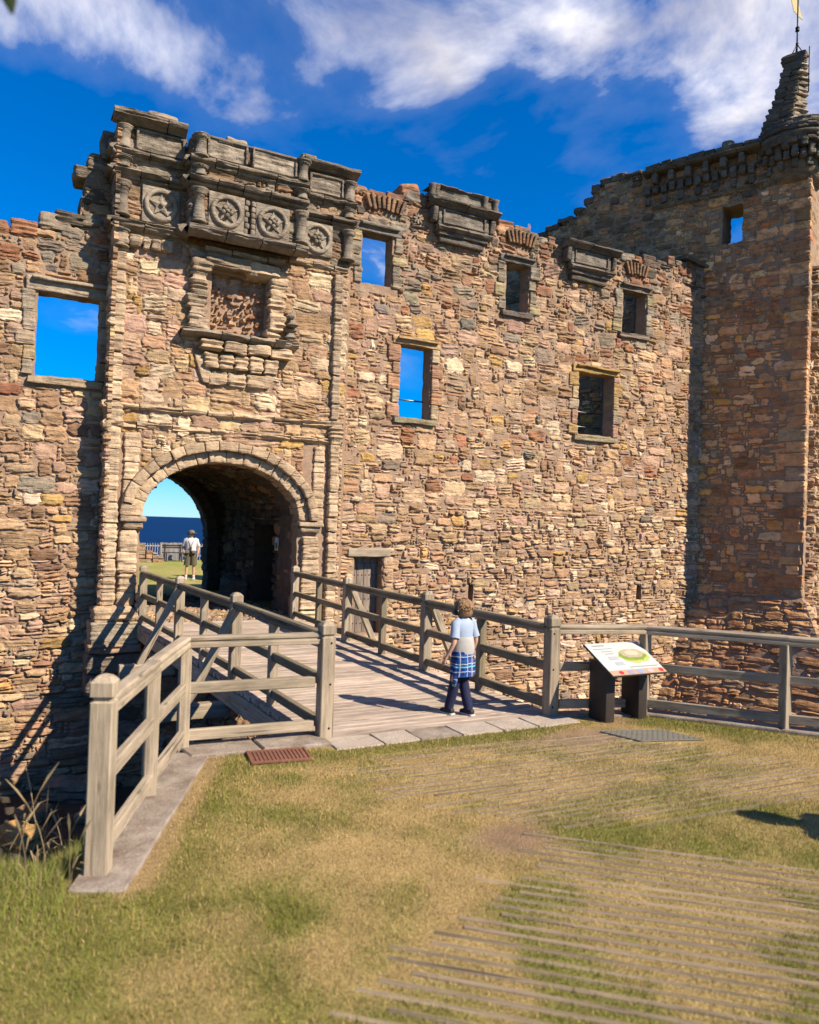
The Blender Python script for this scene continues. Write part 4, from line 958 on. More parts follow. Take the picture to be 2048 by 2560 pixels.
fill(S, FL, pack(1.98, 4.8, 13.38, 18.0, lambda U, V: V < 99, .06, {1: 20, 2: 60, 3: 20}, (.9, 1.6), 71, .2), dict(brown=3, pink=2, grey=3, tan=2), prot=(.01, .03), res=.05, skirt=.03)
fl_ = S.merge_obj('passage_floor', M['stone'], None); tag(fl_, kind='structure')
tag(obj('passage_ground', mesh('pg', [(1.9, 13.3, -.012), (4.9, 13.3, -.012), (4.9, 19.6, -.012), (1.9, 19.6, -.012)], [(0, 1, 2, 3)]), M['mortar_dark']), kind='structure')
def mat_sea():
    m, nt, b = newmat('sea_water'); k = NB(nt); pos = k.n('ShaderNodeNewGeometry').outputs['Position']
    a = k.noise(k.mapping(pos, (.05, .16, .1)), 1.0, 7, .62); c = k.noise(k.mapping(pos, (.006, .02, .01)), 1.0, 4, .55)
    col_ = k.mix(k.ramp(k.math('ADD', k.math('MULTIPLY', a, .6), k.math('MULTIPLY', c, .4)), [(.36, 0.0), (.64, 1.0)]), (.0015, .012, .062), (.003, .028, .105))
    k.set(b.inputs['Base Color'], col_); b.inputs['Roughness'].default_value = .55; b.inputs['Specular IOR Level'].default_value = .05
    k.set(b.inputs['Normal'], k.bump(a, .5, 2.0)); return m
tag(obj('sea', mesh('sea', [(-30000, 43, -14), (30000, 43, -14), (30000, 40000, -14), (-30000, 40000, -14)], [(0, 1, 2, 3)]), mat_sea()), kind='structure')

# ================================================================== TIMBER
def beam_mesh(L, prof, bow=0.0):
    prof = np.array(prof, float); m = len(prof); n = 2 if L < .6 else max(2, int(L / .35))
    xs = np.linspace(0, L, n + 1); P = []
    sd = rng.uniform(0, 99)
    for x in xs:
        dy, dz = (vnoise(x * 1.1 + sd, 0, 0) - .5) * bow, (vnoise(x * 1.1, sd, 0) - .5) * bow
        P += [(x, y + dy, z + dz) for y, z in prof]
    I = np.arange(len(P)).reshape(n + 1, m); Q = np.stack([I[:-1], np.roll(I[:-1], -1, 1), np.roll(I[1:], -1, 1), I[1:]], -1).reshape(-1, 4)
    P = np.array(P); c0, c1 = len(P), len(P) + 1
    P = np.r_[P, [[-.002, prof[:, 0].mean(), prof[:, 1].mean()]], [[L + .002, prof[:, 0].mean(), prof[:, 1].mean()]]]
    T = [(c0, I[0, (a + 1) % m], I[0, a]) for a in range(m)] + [(c1, I[-1, a], I[-1, (a + 1) % m]) for a in range(m)]
    return mesh('beam', P, Q, T, smooth=False)
def rectprof(w, h, c=.006):
    a, b = w / 2, h / 2
    return [(-a + c, -b), (a - c, -b), (a, -b + c), (a, b - c), (a - c, b), (-a + c, b), (-a, b - c), (-a, -b + c)]
RAILP = [(-.042, -.045), (.042, -.045), (.046, -.04), (.046, -.012), (.036, -.004), (.036, .006), (.046, .014), (.046, .03), (.032, .045), (-.032, .045), (-.046, .03), (-.046, .014), (-.036, .006), (-.036, -.004), (-.046, -.012), (-.046, -.04)]
def orient(p0, p1, up=(0, 0, 1)):
    p0, p1 = Vector(p0), Vector(p1); x = (p1 - p0).normalized(); u = Vector(up)
    if abs(x.dot(u)) > .98: u = Vector((0, 1, 0))
    y = u.cross(x).normalized(); z = x.cross(y)
    m = Matrix((x, y, z)).transposed().to_4x4(); return Matrix.Translation(p0) @ m, (p1 - p0).length
def beam(name, p0, p1, prof, mat, parent, bow=.006):
    m, L = orient(p0, p1); return obj(name, beam_mesh(L, prof, bow), mat, parent, m)
def post(name, x, y, z0, z1, hw, mat, parent, rz=0.0):
    H = z1 - z0
    lv = [(0, hw), (H - .135, hw), (H - .128, hw - .012), (H - .11, hw - .012), (H - .103, hw + .003), (H - .035, hw + .003), (H - .008, hw - .022), (H, hw - .04)]
    c = .007; P = []
    for (t, h) in lv: P += [(t, a, b) for a, b in rectprof(2 * h, 2 * h, min(c, h * .3))]
    m = 8; n = len(lv); I = np.arange(m * n).reshape(n, m); Q = np.stack([I[:-1], np.roll(I[:-1], -1, 1), np.roll(I[1:], -1, 1), I[1:]], -1).reshape(-1, 4)
    P.append((H + .004, 0, 0)); T = [(m * n, I[-1, a], I[-1, (a + 1) % m]) for a in range(m)]
    mt = Matrix.Translation((x, y, z0)) @ Matrix.Rotation(rz, 4, 'Z') @ Matrix.Rotation(R(-90), 4, 'Y')
    return obj(name, mesh('post', P, Q, T, smooth=False), mat, parent, mt)
TOPZ, MIDZ, LOWZ = .815, .475, .115
br = thing('footbridge', 'weathered timber footbridge with railings leading to the gate arch', 'bridge', (3.5, 9.6, -.3))
LPOST = [(2.38, 5.95), (2.30, 8.5), (2.17, 11.0), (2.03, 13.35)]; RPOST = [(4.67, 5.88), (4.63, 8.3), (4.61, 10.75), (4.68, 13.35)]
lx = polyline([(b, a) for a, b in LPOST]); rx = polyline([(b, a) for a, b in RPOST])
y = 5.93
while y < 13.36:
    w = .118 * rng.uniform(.94, 1.05); a, b = float(lx(y)) - .10 + rng.normal(0, .006), float(rx(y)) + .12 + rng.normal(0, .006)
    beam('plank', (a, y + w / 2, -.022 + rng.normal(0, .0015)), (b, y + w / 2, -.022 + rng.normal(0, .0015)), rectprof(w - .009, .042, .005), M['deck'], br, .002)
    y += w
for xx in (0.12, 1.15, 2.2):
    beam('bearer', (float(lx(6)) + xx, 6.0, -.19), (float(lx(13.3)) + xx * 1.13, 13.5, -.19), rectprof(.16, .28, .01), M['wood_green'], br)
beam('edge_board', (float(lx(6)) - .08, 5.98, -.14), (float(lx(13.3)) - .08, 13.4, -.14), rectprof(.05, .18), M['wood'], br)
beam('edge_board', (float(rx(6)) + .1, 5.98, -.14), (float(rx(13.3)) + .1, 13.4, -.14), rectprof(.05, .18), M['wood'], br)
bolt_me = mesh('bolt', *lathe_geo([(.009, -.002), (.009, .004), (.006, .007), (0, .008)], 8))
for side, PS in ((-1, LPOST), (1, RPOST)):
    for i, (x, y) in enumerate(PS):
        post('post', x, y, -.32 if i else -.05, .975, .059, M['wood'], br)
        for bz in (.80, .46, .10):
            obj('bolt', bolt_me, M['iron'], br, Matrix.Translation((x - .02 * side, y - .059, bz)) @ Matrix.Rotation(R(90), 4, 'X'))
        if 0 < i < 3:
            beam('outrigger', (x + side * .06, y - .07, -.30), (x + side * .78, y - .07, -.30), rectprof(.15, .17, .02), M['wood'], br)
            beam('brace', (x + side * .52, y - .085, -.22), (x + side * .04, y - .09, .80), rectprof(.075, .085), M['wood'], br)
    for i in range(3):
        (xa, ya), (xb, yb) = PS[i], PS[i + 1]
        d = Vector((xb - xa, yb - ya, 0)).normalized() * .065
        mt = M['wood_green'] if i else M['wood']
        beam('handrail', (xa + d.x, ya + d.y, TOPZ + .02), (xb - d.x, yb - d.y, TOPZ + .02), RAILP, M['wood_green'], br)
        for z_, nm in ((MIDZ, 'mid_rail'), (LOWZ, 'bottom_rail')):
            beam(nm, (xa + d.x, ya + d.y, z_), (xb - d.x, yb - d.y, z_), rectprof(.06, .085), M['wood_green'], br)
        xm, ym = (xa + xb) / 2, (ya + yb) / 2
        beam('baluster', (xm + side * .005, ym, -.30), (xm + side * .005, ym, TOPZ - .02), rectprof(.085, .085), M['wood_green'] if side > 0 else M['wood'], br)
        beam('cross_bearer', (xm + side * .12, ym, -.33), (xm - side * .6, ym, -.33), rectprof(.12, .1, .02), M['wood'], br)
fence_group = 'timber fences at the ditch edge'
def fence_run(name, label, pts, kinds, ends):
    f = thing(name, label, 'fence', (pts[0][0], pts[0][1], 0), fence_group)
    for (x, y), kd in zip(pts, kinds):
        a = math.atan2(pts[1][1] - pts[0][1], pts[1][0] - pts[0][0])
        if kd == 'post': post('post', x, y, -.05, 1.0, .056, M['wood'], f, a)
        elif kd == 'slim':
            beam('slim_post', (x, y, -.04), (x, y, TOPZ - .02), rectprof(.085, .085), M['wood'], f)
    for (xa, ya), (xb, yb) in zip(pts[:-1], pts[1:]):
        d = Vector((xb - xa, yb - ya, 0)); L = d.length; d.normalize()
        beam('top_rail', (xa - d.x * .02, ya - d.y * .02, TOPZ + .02), (xb + d.x * .02, yb + d.y * .02, TOPZ + .02), RAILP, M['wood'], f)
        for z_, nm in ((MIDZ, 'mid_rail'), (LOWZ, 'bottom_rail')):
            beam(nm, (xa + d.x * .03, ya + d.y * .03, z_), (xb - d.x * .03, yb - d.y * .03, z_), rectprof(.05, .085), M['wood'], f)
    return f
fA = fence_run('timber_fence', 'pale timber fence with capped end post in the left foreground', [(.46, 4.11), (.86, 5.12), (1.25, 6.05), (2.32, 5.97)], ['post', 'slim', 'slim', ''], None)
fB = fence_run('timber_fence', 'grey timber fence behind the information panel running off to the right', [(4.73, 5.88), (5.62, 5.62), (6.42, 4.66), (7.25, 3.66), (8.1, 2.62)], ['', 'slim', 'slim', 'slim', 'post'], None)

# ------------------------------------------------------------------ kerbs, flags, covers
def poly_slab(name, pts, z0, z1, mat, parent, seed=0, tint=None):
    pts = np.array(pts, float); out = []
    for i in range(len(pts)):
        a, b = pts[i], pts[(i + 1) % len(pts)]; n = max(1, int(np.hypot(*(b - a)) / .12))
        for t in np.arange(n) / n: out.append(a + (b - a) * t)
    out = np.array(out); n = len(out)
    out = out + (np.stack([vnoise(out[:, 0] * 9, out[:, 1] * 9, seed), vnoise(out[:, 0] * 9, out[:, 1] * 9, seed + 5)], -1) - .5) * .012
    c = out.mean(0); inn = c + (out - c) * .965
    V = np.r_[np.c_[out, np.full(n, z0)], np.c_[out, np.full(n, z1 - .012)], np.c_[inn, np.full(n, z1) + .006 * (vnoise(inn[:, 0] * 8, inn[:, 1] * 8, seed) - .5)], [[c[0], c[1], z1]]]
    F = [(i, (i + 1) % n, n + (i + 1) % n, n + i) for i in range(n)] + [(n + i, n + (i + 1) % n, 2 * n + (i + 1) % n, 2 * n + i) for i in range(n)]
    T = [(2 * n + i, 2 * n + (i + 1) % n, 3 * n) for i in range(n)]
    return obj(name, mesh(name, V, F, T, tint=tint, smooth=False), mat, parent)
def strip(pa, pb, w0, w1):
    pa, pb = np.array(pa), np.array(pb); d = (pb - pa) / np.hypot(*(pb - pa)); nn_ = np.array([d[1], -d[0]])
    return [pa + nn_ * w0, pb + nn_ * w0, pb + nn_ * w1, pa + nn_ * w1]
kb = thing('concrete_kerb', 'worn concrete kerb strip under the left foreground fence', 'kerb', (.8, 5.0, 0))
ka, kc = np.array((.40, 3.93)), np.array((1.27, 5.93))
for i in range(3):
    a, b = ka + (kc - ka) * i / 3, ka + (kc - ka) * (i + 1) / 3 - (kc - ka) * .004
    poly_slab('kerb_slab', strip(a, b, -.10, .17), -.25, .018, M['concrete'], kb, i)
poly_slab('kerb_slab', [(1.27, 5.80), (1.80, 5.76), (1.80, 6.10), (1.20, 6.14)], -.25, .03, M['concrete'], kb, 7); poly_slab('kerb_slab', [(1.81, 5.76), (2.36, 5.72), (2.36, 6.08), (1.81, 6.10)], -.25, .034, M['concrete'], kb, 8)
kb2 = thing('concrete_kerb', 'narrow grey kerb under the fence right of the information panel', 'kerb', (6.4, 4.7, 0))
for a, b in zip([(5.62, 5.66), (6.42, 4.70), (7.25, 3.70)], [(6.42, 4.70), (7.25, 3.70), (8.1, 2.66)]):
    poly_slab('kerb_slab', strip(a, b, -.10, .12), -.25, .03, M['concrete'], kb2, 3)
poly_slab('kerb_slab', [(4.78, 5.80), (5.62, 5.50), (5.66, 5.72), (4.80, 5.98)], -.25, .02, M['concrete'], kb2, 5)
fg = thing('flagstone_strip', 'row of buff and grey flagstones at the foot of the bridge', 'paving', (3.6, 5.7, 0))
xs_ = [2.36, 2.78, 3.12, 3.52, 3.94, 4.32, 4.80]
for i in range(6):
    poly_slab('flagstone', [(xs_[i], 5.60 - i * .004), (xs_[i + 1] - .008, 5.60 - i * .004), (xs_[i + 1] - .008, 5.915), (xs_[i], 5.915)], -.1, .012 + .002 * (i % 2), [M['flag'], M['flag'], M['concrete'], M['flag'], M['flag'], M['flag']][i], fg, i * 3)
gt = thing('drain_cover', 'rusty red iron drain cover set in the grass', 'drain cover', (1.88, 5.6, 0))
mx = Matrix.Translation((1.88, 5.60, .012)) @ Matrix.Rotation(R(-8), 4, 'Z')
obj('plate', mesh('plate', *block_geo(.42, .26, .014, .004, .5, 0, 0)), M['rust'], gt, mx)
for i in range(13): obj('rib', mesh('rib', *block_geo(.008, .23, .008, .002, .5, 0, 0)), M['rust'], gt, mx @ Matrix.Translation((-.18 + i * .03, 0, .009)))
for s in (-1, 1):
    obj('frame', mesh('fr', *block_geo(.45, .018, .02, .003, .5, 0, 0)), M['rust'], gt, mx @ Matrix.Translation((0, s * .139, .004))); obj('frame', mesh('fr', *block_geo(.018, .26, .02, .003, .5, 0, 0)), M['rust'], gt, mx @ Matrix.Translation((s * .219, 0, .004)))
# ------------------------------------------------------------------ turf reinforcement mats
M['slat'] = mat_wood('worn_slat', (.33, .25, .16), (.21, .16, .10), 0)
m1 = thing('slatted_mat', 'worn slatted walkway mat sunk in the grass in the right foreground', 'ground mat', (2.4, 2.5, 0))
dm = np.array((.745, -.667)); pm = np.array((.667, .745)); SL1 = []
p_ = 2.2
while p_ < 4.62:
    t0 = -.02 + (p_ - 2.8) * .09 + rng.normal(0, .05) - 1.05 + .55 * (p_ > 4.0)
    # start where the mat's ragged left border crosses this slat
    base = np.array((1.24, 2.65)); bd = np.array((.873, .487)); k_ = (p_ - pm @ base) / (pm @ bd); s0 = base + bd * k_ + dm * rng.normal(0, .08)
    s1 = s0 + dm * 5.0
    SL1.append((s0, s1)); zs = -.002 + rng.normal(0, .0012)
    beam('slat', (s0[0], s0[1], zs - .002), (s1[0], s1[1], zs), rectprof(.030, .016, .003), M['slat'], m1, .006); p_ += .082
m2 = thing('slatted_mat', 'half buried slatted mat in the grass in front of the bridge', 'ground mat', (4.0, 4.5, 0)); SL2 = []
y = 3.5
while y < 5.42:
    a = np.array((max(2.45 + rng.normal(0, .15), (4.78 - .745 * y) / .667 + rng.normal(0, .06)), y)); b = np.array((4.9 + (5.4 - y) * .55 + rng.normal(0, .1), y - .12)); SL2.append((a, b)); zs = -.0055 + rng.normal(0, .001)
    beam('slat', (a[0], a[1], zs), (b[0], b[1], zs), rectprof(.03, .016, .003), M['slat'], m2, .008); y += .078
m3 = thing('plastic_mesh_mat', 'grey plastic mesh mat on bare earth beside the information panel', 'ground mat', (5.1, 5.0, 0))
M['plastic'] = mat_plain('grey_plastic', (.17, .155, .12), .7)
c0 = np.array((4.74, 5.25)); e1 = np.array((.57, -.17)); e2 = np.array((.12, -.37))
for i in range(13): q0 = c0 + e1 * i / 12; q1 = q0 + e2; beam('mesh_strand', (*q0, .008), (*q1, .008), rectprof(.012, .012, .003), M['plastic'], m3, 0)
for i in range(9): q0 = c0 + e2 * i / 8; q1 = q0 + e1; beam('mesh_strand', (*q0, .010), (*q1, .010), rectprof(.012, .012, .003), M['plastic'], m3, 0)
# ------------------------------------------------------------------ information panel
ip = thing('information_panel', 'slanted white information board with a castle picture on two dark posts', 'sign', (5.27, 5.55, 0))
for xx in (5.06, 5.47): obj('leg', mesh('leg', *block_geo(.11, .24, .58, .006, .5, 0, 0)), M['panelpost'], ip, Matrix.Translation((xx, 5.60, .27)))
sl_ = math.atan2(.23, .42); bm = Matrix.Translation((5.245, 5.50, .585)) @ Matrix.Rotation(sl_, 4, 'X')
bd_ = obj('board', mesh('board', *block_geo(.68, .475, .022, .005, .5, 0, 0)), M['panelpost'], ip, bm)
def sheet(name, pts, col_, z, mat=None):
    n = len(pts); V = [(x, y, z - .0015) for x, y in pts] + [(x, y, z) for x, y in pts]
    me = bpy.data.meshes.new(name); me.from_pydata(V, [], [tuple(range(n, 2 * n))] + [(i, (i + 1) % n, n + (i + 1) % n, n + i) for i in range(n)])
    return obj(name, me, mat or mat_plain(name, col_, .35, 0, .04, 80, 0), bd_, bm)
def rc(x0, x1, y0, y1): return [(x0, y0), (x1, y0), (x1, y1), (x0, y1)]
sheet('printed_face', rc(-.335, .335, -.165, .232), (.72, .72, .66), .0125, M['white'])
sheet('colour_band', rc(-.335, .335, -.232, -.167), (.50, .31, .20), .0125)
inkm = mat_plain('grey_ink', (.28, .28, .28), .5, 0, .05, 50, 0); sk = mat_plain('stone_ink', (.40, .33, .22), .5, 0, .3, 90, 0); gm_ = mat_plain('green_ink', (.20, .27, .04), .5, 0, .3, 40, 0); ym = mat_plain('yellow_green_ink', (.40, .44, .12), .5, 0, .2, 40, 0)
for i, (x0, x1, yy) in enumerate(((-.27, -.12, .185), (-.29, -.06, .14), (-.22, -.08, .10), (-.20, -.09, .065))): sheet('text_line', rc(x0, x1, yy, yy + (.018 if i == 0 else .010)), None, .0145, inkm)
for i, (x0, x1, y0, y1) in enumerate(((-.2, -.09, -.02, .03), (-.18, -.08, -.10, -.05))): sheet('text_block', rc(x0, x1, y0, y1), None, .0145, mat_plain('pale_ink', (.38, .39, .41), .5, 0, .1, 90, 0))
sheet('text_line', rc(-.05, .3, -.14, -.128), None, .0145, inkm)
ov = lambda cx, cy, a, b, n=18, s=0: [(cx + a * math.cos(t * 2 * math.pi / n) * (1 + .08 * math.sin(3 * t + s)), cy + b * math.sin(t * 2 * math.pi / n) * (1 + .08 * math.cos(2 * t + s))) for t in range(n)]
sheet('picture_meadow', ov(.12, .02, .185, .105), None, .0140, ym); sheet('picture_bank', ov(.11, .03, .16, .08, s=1), None, .0155, gm_); sheet('picture_castle', ov(.12, .055, .14, .065, s=2), None, .0170, sk); sheet('picture_yard', ov(.12, .06, .085, .038, s=3), None, .0185, mat_plain('buff_ink', (.5, .44, .3), .5, 0, .1, 50, 0))
for cx in (-.21, .285): sheet('red_dot', ov(cx, -.2, .026, .024, 14, 9), (.55, .03, .03), .0145)
for cx, c_ in ((-.09, (.3, .3, .4)), (.03, (.25, .35, .55)), (.15, (.5, .4, .4))): sheet('band_picture', ov(cx, -.2, .04, .026, 12, cx * 20), c_, .0145)

# ------------------------------------------------------------------ things beyond the arch
cliff = thing('picket_fence', 'pale picket fence along the cliff edge seen through the arch', 'fence', (7.2, 40.3, -.42))
M['pale'] = mat_wood('pale_picket', (.50, .45, .38), (.34, .30, .25), 0)
pk = mesh('pale', *block_geo(.9, .02, .04, .004, .5, 0, 0)); pk2 = mesh('pale', *block_geo(.86, .018, .03, .004, .5, 0, 0))
for i in range(64):
    x = 5.9 + i * .062 * 1.0; gate = 6.85 < x < 7.95
    if not gate and i % 2: continue
    obj('pale', pk if gate else pk2, M['pale'], cliff, Matrix.Translation((x, 40.3, .02 + rng.normal(0, .012) + (.0 if gate else -.02))) @ Matrix.Rotation(R(90), 4, 'Y'))
for zz in (-.2, .3): beam('rail', (5.9, 40.33, zz), (9.9, 40.33, zz), rectprof(.03, .06), M['pale'], cliff)
bn = thing('bench', 'dark timber bench on the courtyard grass in front of the picket fence', 'bench', (7.3, 39.2, -.42))
M['darkwood'] = mat_wood('dark_timber', (.075, .055, .045), (.035, .028, .022), 0)
for zz, yy in ((.02, 39.2), (.10, 39.0)): pass
for (z_, y_) in ((.36, 39.42), (.26, 39.40)): beam('back_slat', (6.82, y_, z_), (7.85, y_, z_), rectprof(.03, .08), M['darkwood'], bn)
for i in range(3): beam('seat_slat', (6.82, 39.0 + i * .14, 0.02), (7.85, 39.0 + i * .14, 0.02), rectprof(.11, .035), M['darkwood'], bn)
for xx in (6.95, 7.7):
    beam('leg', (xx, 38.95, 0), (xx, 38.92, -.43), rectprof(.06, .06), M['darkwood'], bn); beam('leg', (xx, 39.36, .42), (xx + .0, 39.46, -.43), rectprof(.06, .06), M['darkwood'], bn)
rw = thing('low_ruin', 'stepped stub of a ruined wall on the courtyard lawn beside the fence', 'ruined wall', (6.3, 38.6, -.42))
for (x0, w, h) in ((5.45, .42, .92), (5.9, .28, .62), (6.2, .24, .46), (6.46, .3, .28)):
    z = -.45
    while z < -.45 + h - .02:
        hh = min(.2, -.45 + h - z + .02); block('ruin_block', w, .7, hh - .01, (x0 + w / 2 + rng.normal(0, .015), 38.6, z + hh / 2), pick(dict(grey=3, brown=2, tan=1)), rw, rad=.03, amp=.02); z += hh
# ================================================================== GRASS
def mat_blade():
    m, nt, b = newmat('grass_blades'); k = NB(nt)
    c = k.n('ShaderNodeAttribute', attribute_name='tint').outputs['Color']
    k.set(b.inputs['Base Color'], c); b.inputs['Roughness'].default_value = .7; b.inputs['Specular IOR Level'].default_value = .2
    tr = k.n('ShaderNodeBsdfTranslucent'); k.set(tr.inputs['Color'], c)
    mx_ = k.n('ShaderNodeMixShader'); mx_.inputs[0].default_value = .3
    nt.links.new(b.outputs[0], mx_.inputs[1]); nt.links.new(tr.outputs[0], mx_.inputs[2]); nt.links.new(mx_.outputs[0], nt.nodes['Material Output'].inputs[0])
    return m
M['blade'] = mat_blade()
def blades(x, y, z, h, w, colr, lean=.5):
    n = len(x); a = rng.uniform(0, 2 * math.pi, n); la = rng.uniform(0, 2 * math.pi, n); L = h * rng.uniform(.1, lean, n)
    bx, by = np.cos(a) * w / 2, np.sin(a) * w / 2
    P = np.stack([np.stack([x - bx, y - by, z - .003], -1), np.stack([x + bx, y + by, z - .003], -1), np.stack([x + np.cos(la) * L, y + np.sin(la) * L, z + np.sqrt(np.maximum(h * h - L * L, h * h * .1))], -1)], 1)
    return P.reshape(-1, 3), np.arange(3 * n).reshape(n, 3), np.repeat(colr, 3, 0)
def near_seg(x, y, segs, w):
    m = np.zeros(len(x), bool)
    for a, b in segs:
        e = b - a; t = np.clip(((x - a[0]) * e[0] + (y - a[1]) * e[1]) / (e @ e), 0, 1)
        m |= np.hypot(x - a[0] - t * e[0], y - a[1] - t * e[1]) < w
    return m
N = 480000
# denser towards the camera
yy = 1.2 + 4.9 * rng.random(N) ** 1.15; xx = -1.2 + 8.6 * rng.random(N)
keep = (sdist(xx, yy) < -.02) & (xx < 1.6 + yy * 1.55) & (xx > -.9)
xx, yy = xx[keep], yy[keep]
g, e = lawn_mix(xx, yy); f = fbm(xx * 6, yy * 6, 12, 2)
ken = (xx > .33) & (((xx - .40) * .917 - (yy - 3.93) * .399) < .185) & (yy > 3.9)                    # kerb
onflag = (yy > 5.60) & (xx > 2.3) | (yy > 5.78) & (xx > 1.2); cover = (np.abs(xx - 1.88) < .235) & (np.abs(yy - 5.60) < .16)
mm = (xx > 4.74) & (xx < 5.45) & (np.abs(yy - (5.15 - (xx - 4.7) * .3) + .1) < .2)
s1, s2 = near_seg(xx, yy, SL1, .021), near_seg(xx, yy, SL2, .018)
r_ = rng.random(len(xx))
ok = ~ken & ~onflag & ~cover & ~(mm & (r_ > .12)) & (r_ > e * .93) & ~(s1 & (r_ < .72 + .24 * sstep(.36, .52, fbm(xx * 2.6, yy * 2.6, 21, 3)))) & ~(s2 & (r_ < .45 + .45 * sstep(.42, .6, fbm(xx * 2.2, yy * 2.2, 23, 3))))
xx, yy, g, f = xx[ok], yy[ok], g[ok], f[ok]; n = len(xx)
isg = (rng.random(n) < .10 + .8 * g)[:, None]
cg = np.array((.265, .265, .05)) * rng.uniform(.4, 1.35, (n, 1)) + rng.normal(0, .015, (n, 3)); cs = np.array((.60, .425, .18)) * rng.uniform(.35, 1.4, (n, 1)) + rng.normal(0, .015, (n, 3))
cc = np.clip(np.where(isg, cg, cs), .01, 1)
hh = rng.uniform(.010, .026, n) * (.8 + .7 * g) * (.7 + .6 * f)
ww = rng.uniform(.0025, .0045, n) * (1 + .18 * np.maximum(yy - 3, 0))
P, T, C = blades(xx, yy, ground_h(xx, yy), hh, ww, cc, .93)
tag(obj('lawn_grass', mesh('grass', P, None, T, tint=C, smooth=False), M['blade']), 'short dry and green lawn grass in the foreground', 'grass', kind='stuff')
# long grass on the bank left of the fence and along the kerb
n = 80000
xx = rng.uniform(-1.6, .55, n); yy = rng.uniform(2.6, 6.2, n)
k_ = (xx < .30 + .12 * fbm(xx * 5, yy * 5, 1, 2) + np.maximum(0, (yy - 4.1) * .38) - .06) & (yy < 5.4 + .3 * fbm(xx * 3, yy * 3, 4, 2)) & (yy > 3.15 + rng.normal(0, .25, n))
xx, yy = xx[k_], yy[k_]; n = len(xx)
hh = rng.uniform(.04, .19, n) * (.35 + 1.0 * fbm(xx * 2.5, yy * 2.5, 6, 2)) * sstep(3.5, 4.5, yy) + .02
isg = (rng.random(n) < .72)[:, None]
cc = np.where(isg, np.array((.33, .37, .07)) * rng.uniform(.55, 1.3, (n, 1)), np.array((.42, .33, .15)) * rng.uniform(.6, 1.2, (n, 1)))
P, T, C = blades(xx, yy, ground_h(xx, yy), hh, rng.uniform(.003, .0055, n), cc, .93)
P2, T2, C2 = [P], [T], [C]; off = len(P)
tag(obj('long_grass', mesh('lg', P, None, T, tint=C, smooth=False), M['blade']), 'long green grass on the bank left of the fence', 'grass', kind='stuff')
def stalks(name, label, pts, hs_, colr, group=None):
    """tall dry stems with seed heads"""
    V, F, C = [], [], []
    for (x, y), h in zip(pts, hs_):
        z0 = float(ground_h(np.array([x]), np.array([y]))[0]); a = rng.uniform(0, 6.28); L = h * rng.uniform(.1, .4); b0 = rng.uniform(0, 6.28); n = 7
        for i in range(n + 1):
            t = i / n; w = .0028 * (1 - .6 * t) + (.006 if t > .8 and t < .98 else 0)
            c = np.array((x + math.cos(a) * L * t * t, y + math.sin(a) * L * t * t, z0 + h * (t - .12 * t * t)))
            V += [c - np.array((math.cos(b0), math.sin(b0), 0)) * w, c + np.array((math.cos(b0), math.sin(b0), 0)) * w]
            if i: k = len(V); F.append((k - 4, k - 3, k - 1, k - 2))
            C += [colr * rng.uniform(.8, 1.15)] * 2
        for j in range(3):                                             # dry leaves
            t = rng.uniform(.1, .5); c = np.array((x + math.cos(a) * L * t * t, y + math.sin(a) * L * t * t, z0 + h * t)); q = rng.uniform(0, 6.28); l = h * rng.uniform(.2, .4)
            tip = c + np.array((math.cos(q) * l * .8, math.sin(q) * l * .8, l * .35)); md_ = (c + tip) / 2 + np.array((0, 0, l * .2)); k = len(V)
            V += [c, md_ - np.array((math.sin(q), -math.cos(q), 0)) * .004, md_ + np.array((math.sin(q), -math.cos(q), 0)) * .004, tip]; F.append((k, k + 1, k + 3, k + 2)); C += [colr * .9] * 4
    o = obj(name, mesh(name, np.array(V), F, tint=np.array(C), smooth=False), M['blade']); return tag(o, label, 'grass', kind='stuff')
pts = [(rng.uniform(-.5, .38), rng.uniform(4.0, 5.6)) for _ in range(60)]
stalks('dry_grass_stems', 'tall dry seeding grass stems beside the left end post', pts, rng.uniform(.25, .72, 60), np.array((.42, .31, .16)))
pts = [(6.35 + rng.uniform(0, 1.5), 0) for _ in range(60)]; pts = [(x, 5.15 - (x - 6.3) * 1.2 + rng.uniform(-.05, .5)) for x, _ in pts]
stalks('dry_grass_stems', 'dry straw coloured weeds behind the right hand fence', pts, rng.uniform(.25, .6, 60), np.array((.48, .35, .18)))
# fallen stones and a beam at the foot of the left wall
rocks = [(0.5, 12.6, .5), (1.2, 12.2, .4), (.3, 11.6, .6), (1.0, 13.2, .7), (.75, 6.6, .45), (.95, 7.3, .6), (1.5, 7.0, .5), (1.4, 12.9, .5)]
for i, (x, y, s) in enumerate(rocks):
    o = block('fallen_stone', s, s * .7, s * .5, (x, y, float(ground_h(np.array([x]), np.array([y]))[0]) + s * .15), pick(dict(brown=2, grey=2, ochre=.5, tan=1)), None, rz=rng.uniform(0, 3), rad=.1, amp=.06, lam=.02)
    tag(o, ['flat', 'small', 'broad', 'large', 'low', 'tilted', 'square', 'rounded'][i] + ' fallen stone ' + ('at the foot of the left wall' if y > 11 else 'under the edge of the bridge') + (', nearest the gatehouse' if i == 7 else ', farthest left' if i == 2 else ', beside the pedestal footing' if i == 3 else ''), 'stone', 'fallen stones in the ditch')
# small weed on the wall crest
wd = thing('crest_weed', 'small pink weed growing on the wall crest between the two dormer fragments', 'plant', (9.95, YR - .02, 8.30))
for i in range(7):
    a = rng.uniform(0, 6.28); rod('stem', (9.95 + .01 * i, YR + .05, 8.28), (9.95 + .07 * math.cos(a), YR + .05 + .05 * math.sin(a), 8.28 + rng.uniform(.12, .26)), .006, mat_plain('weed_stem', (.42, .25, .24), .8), wd, 5)

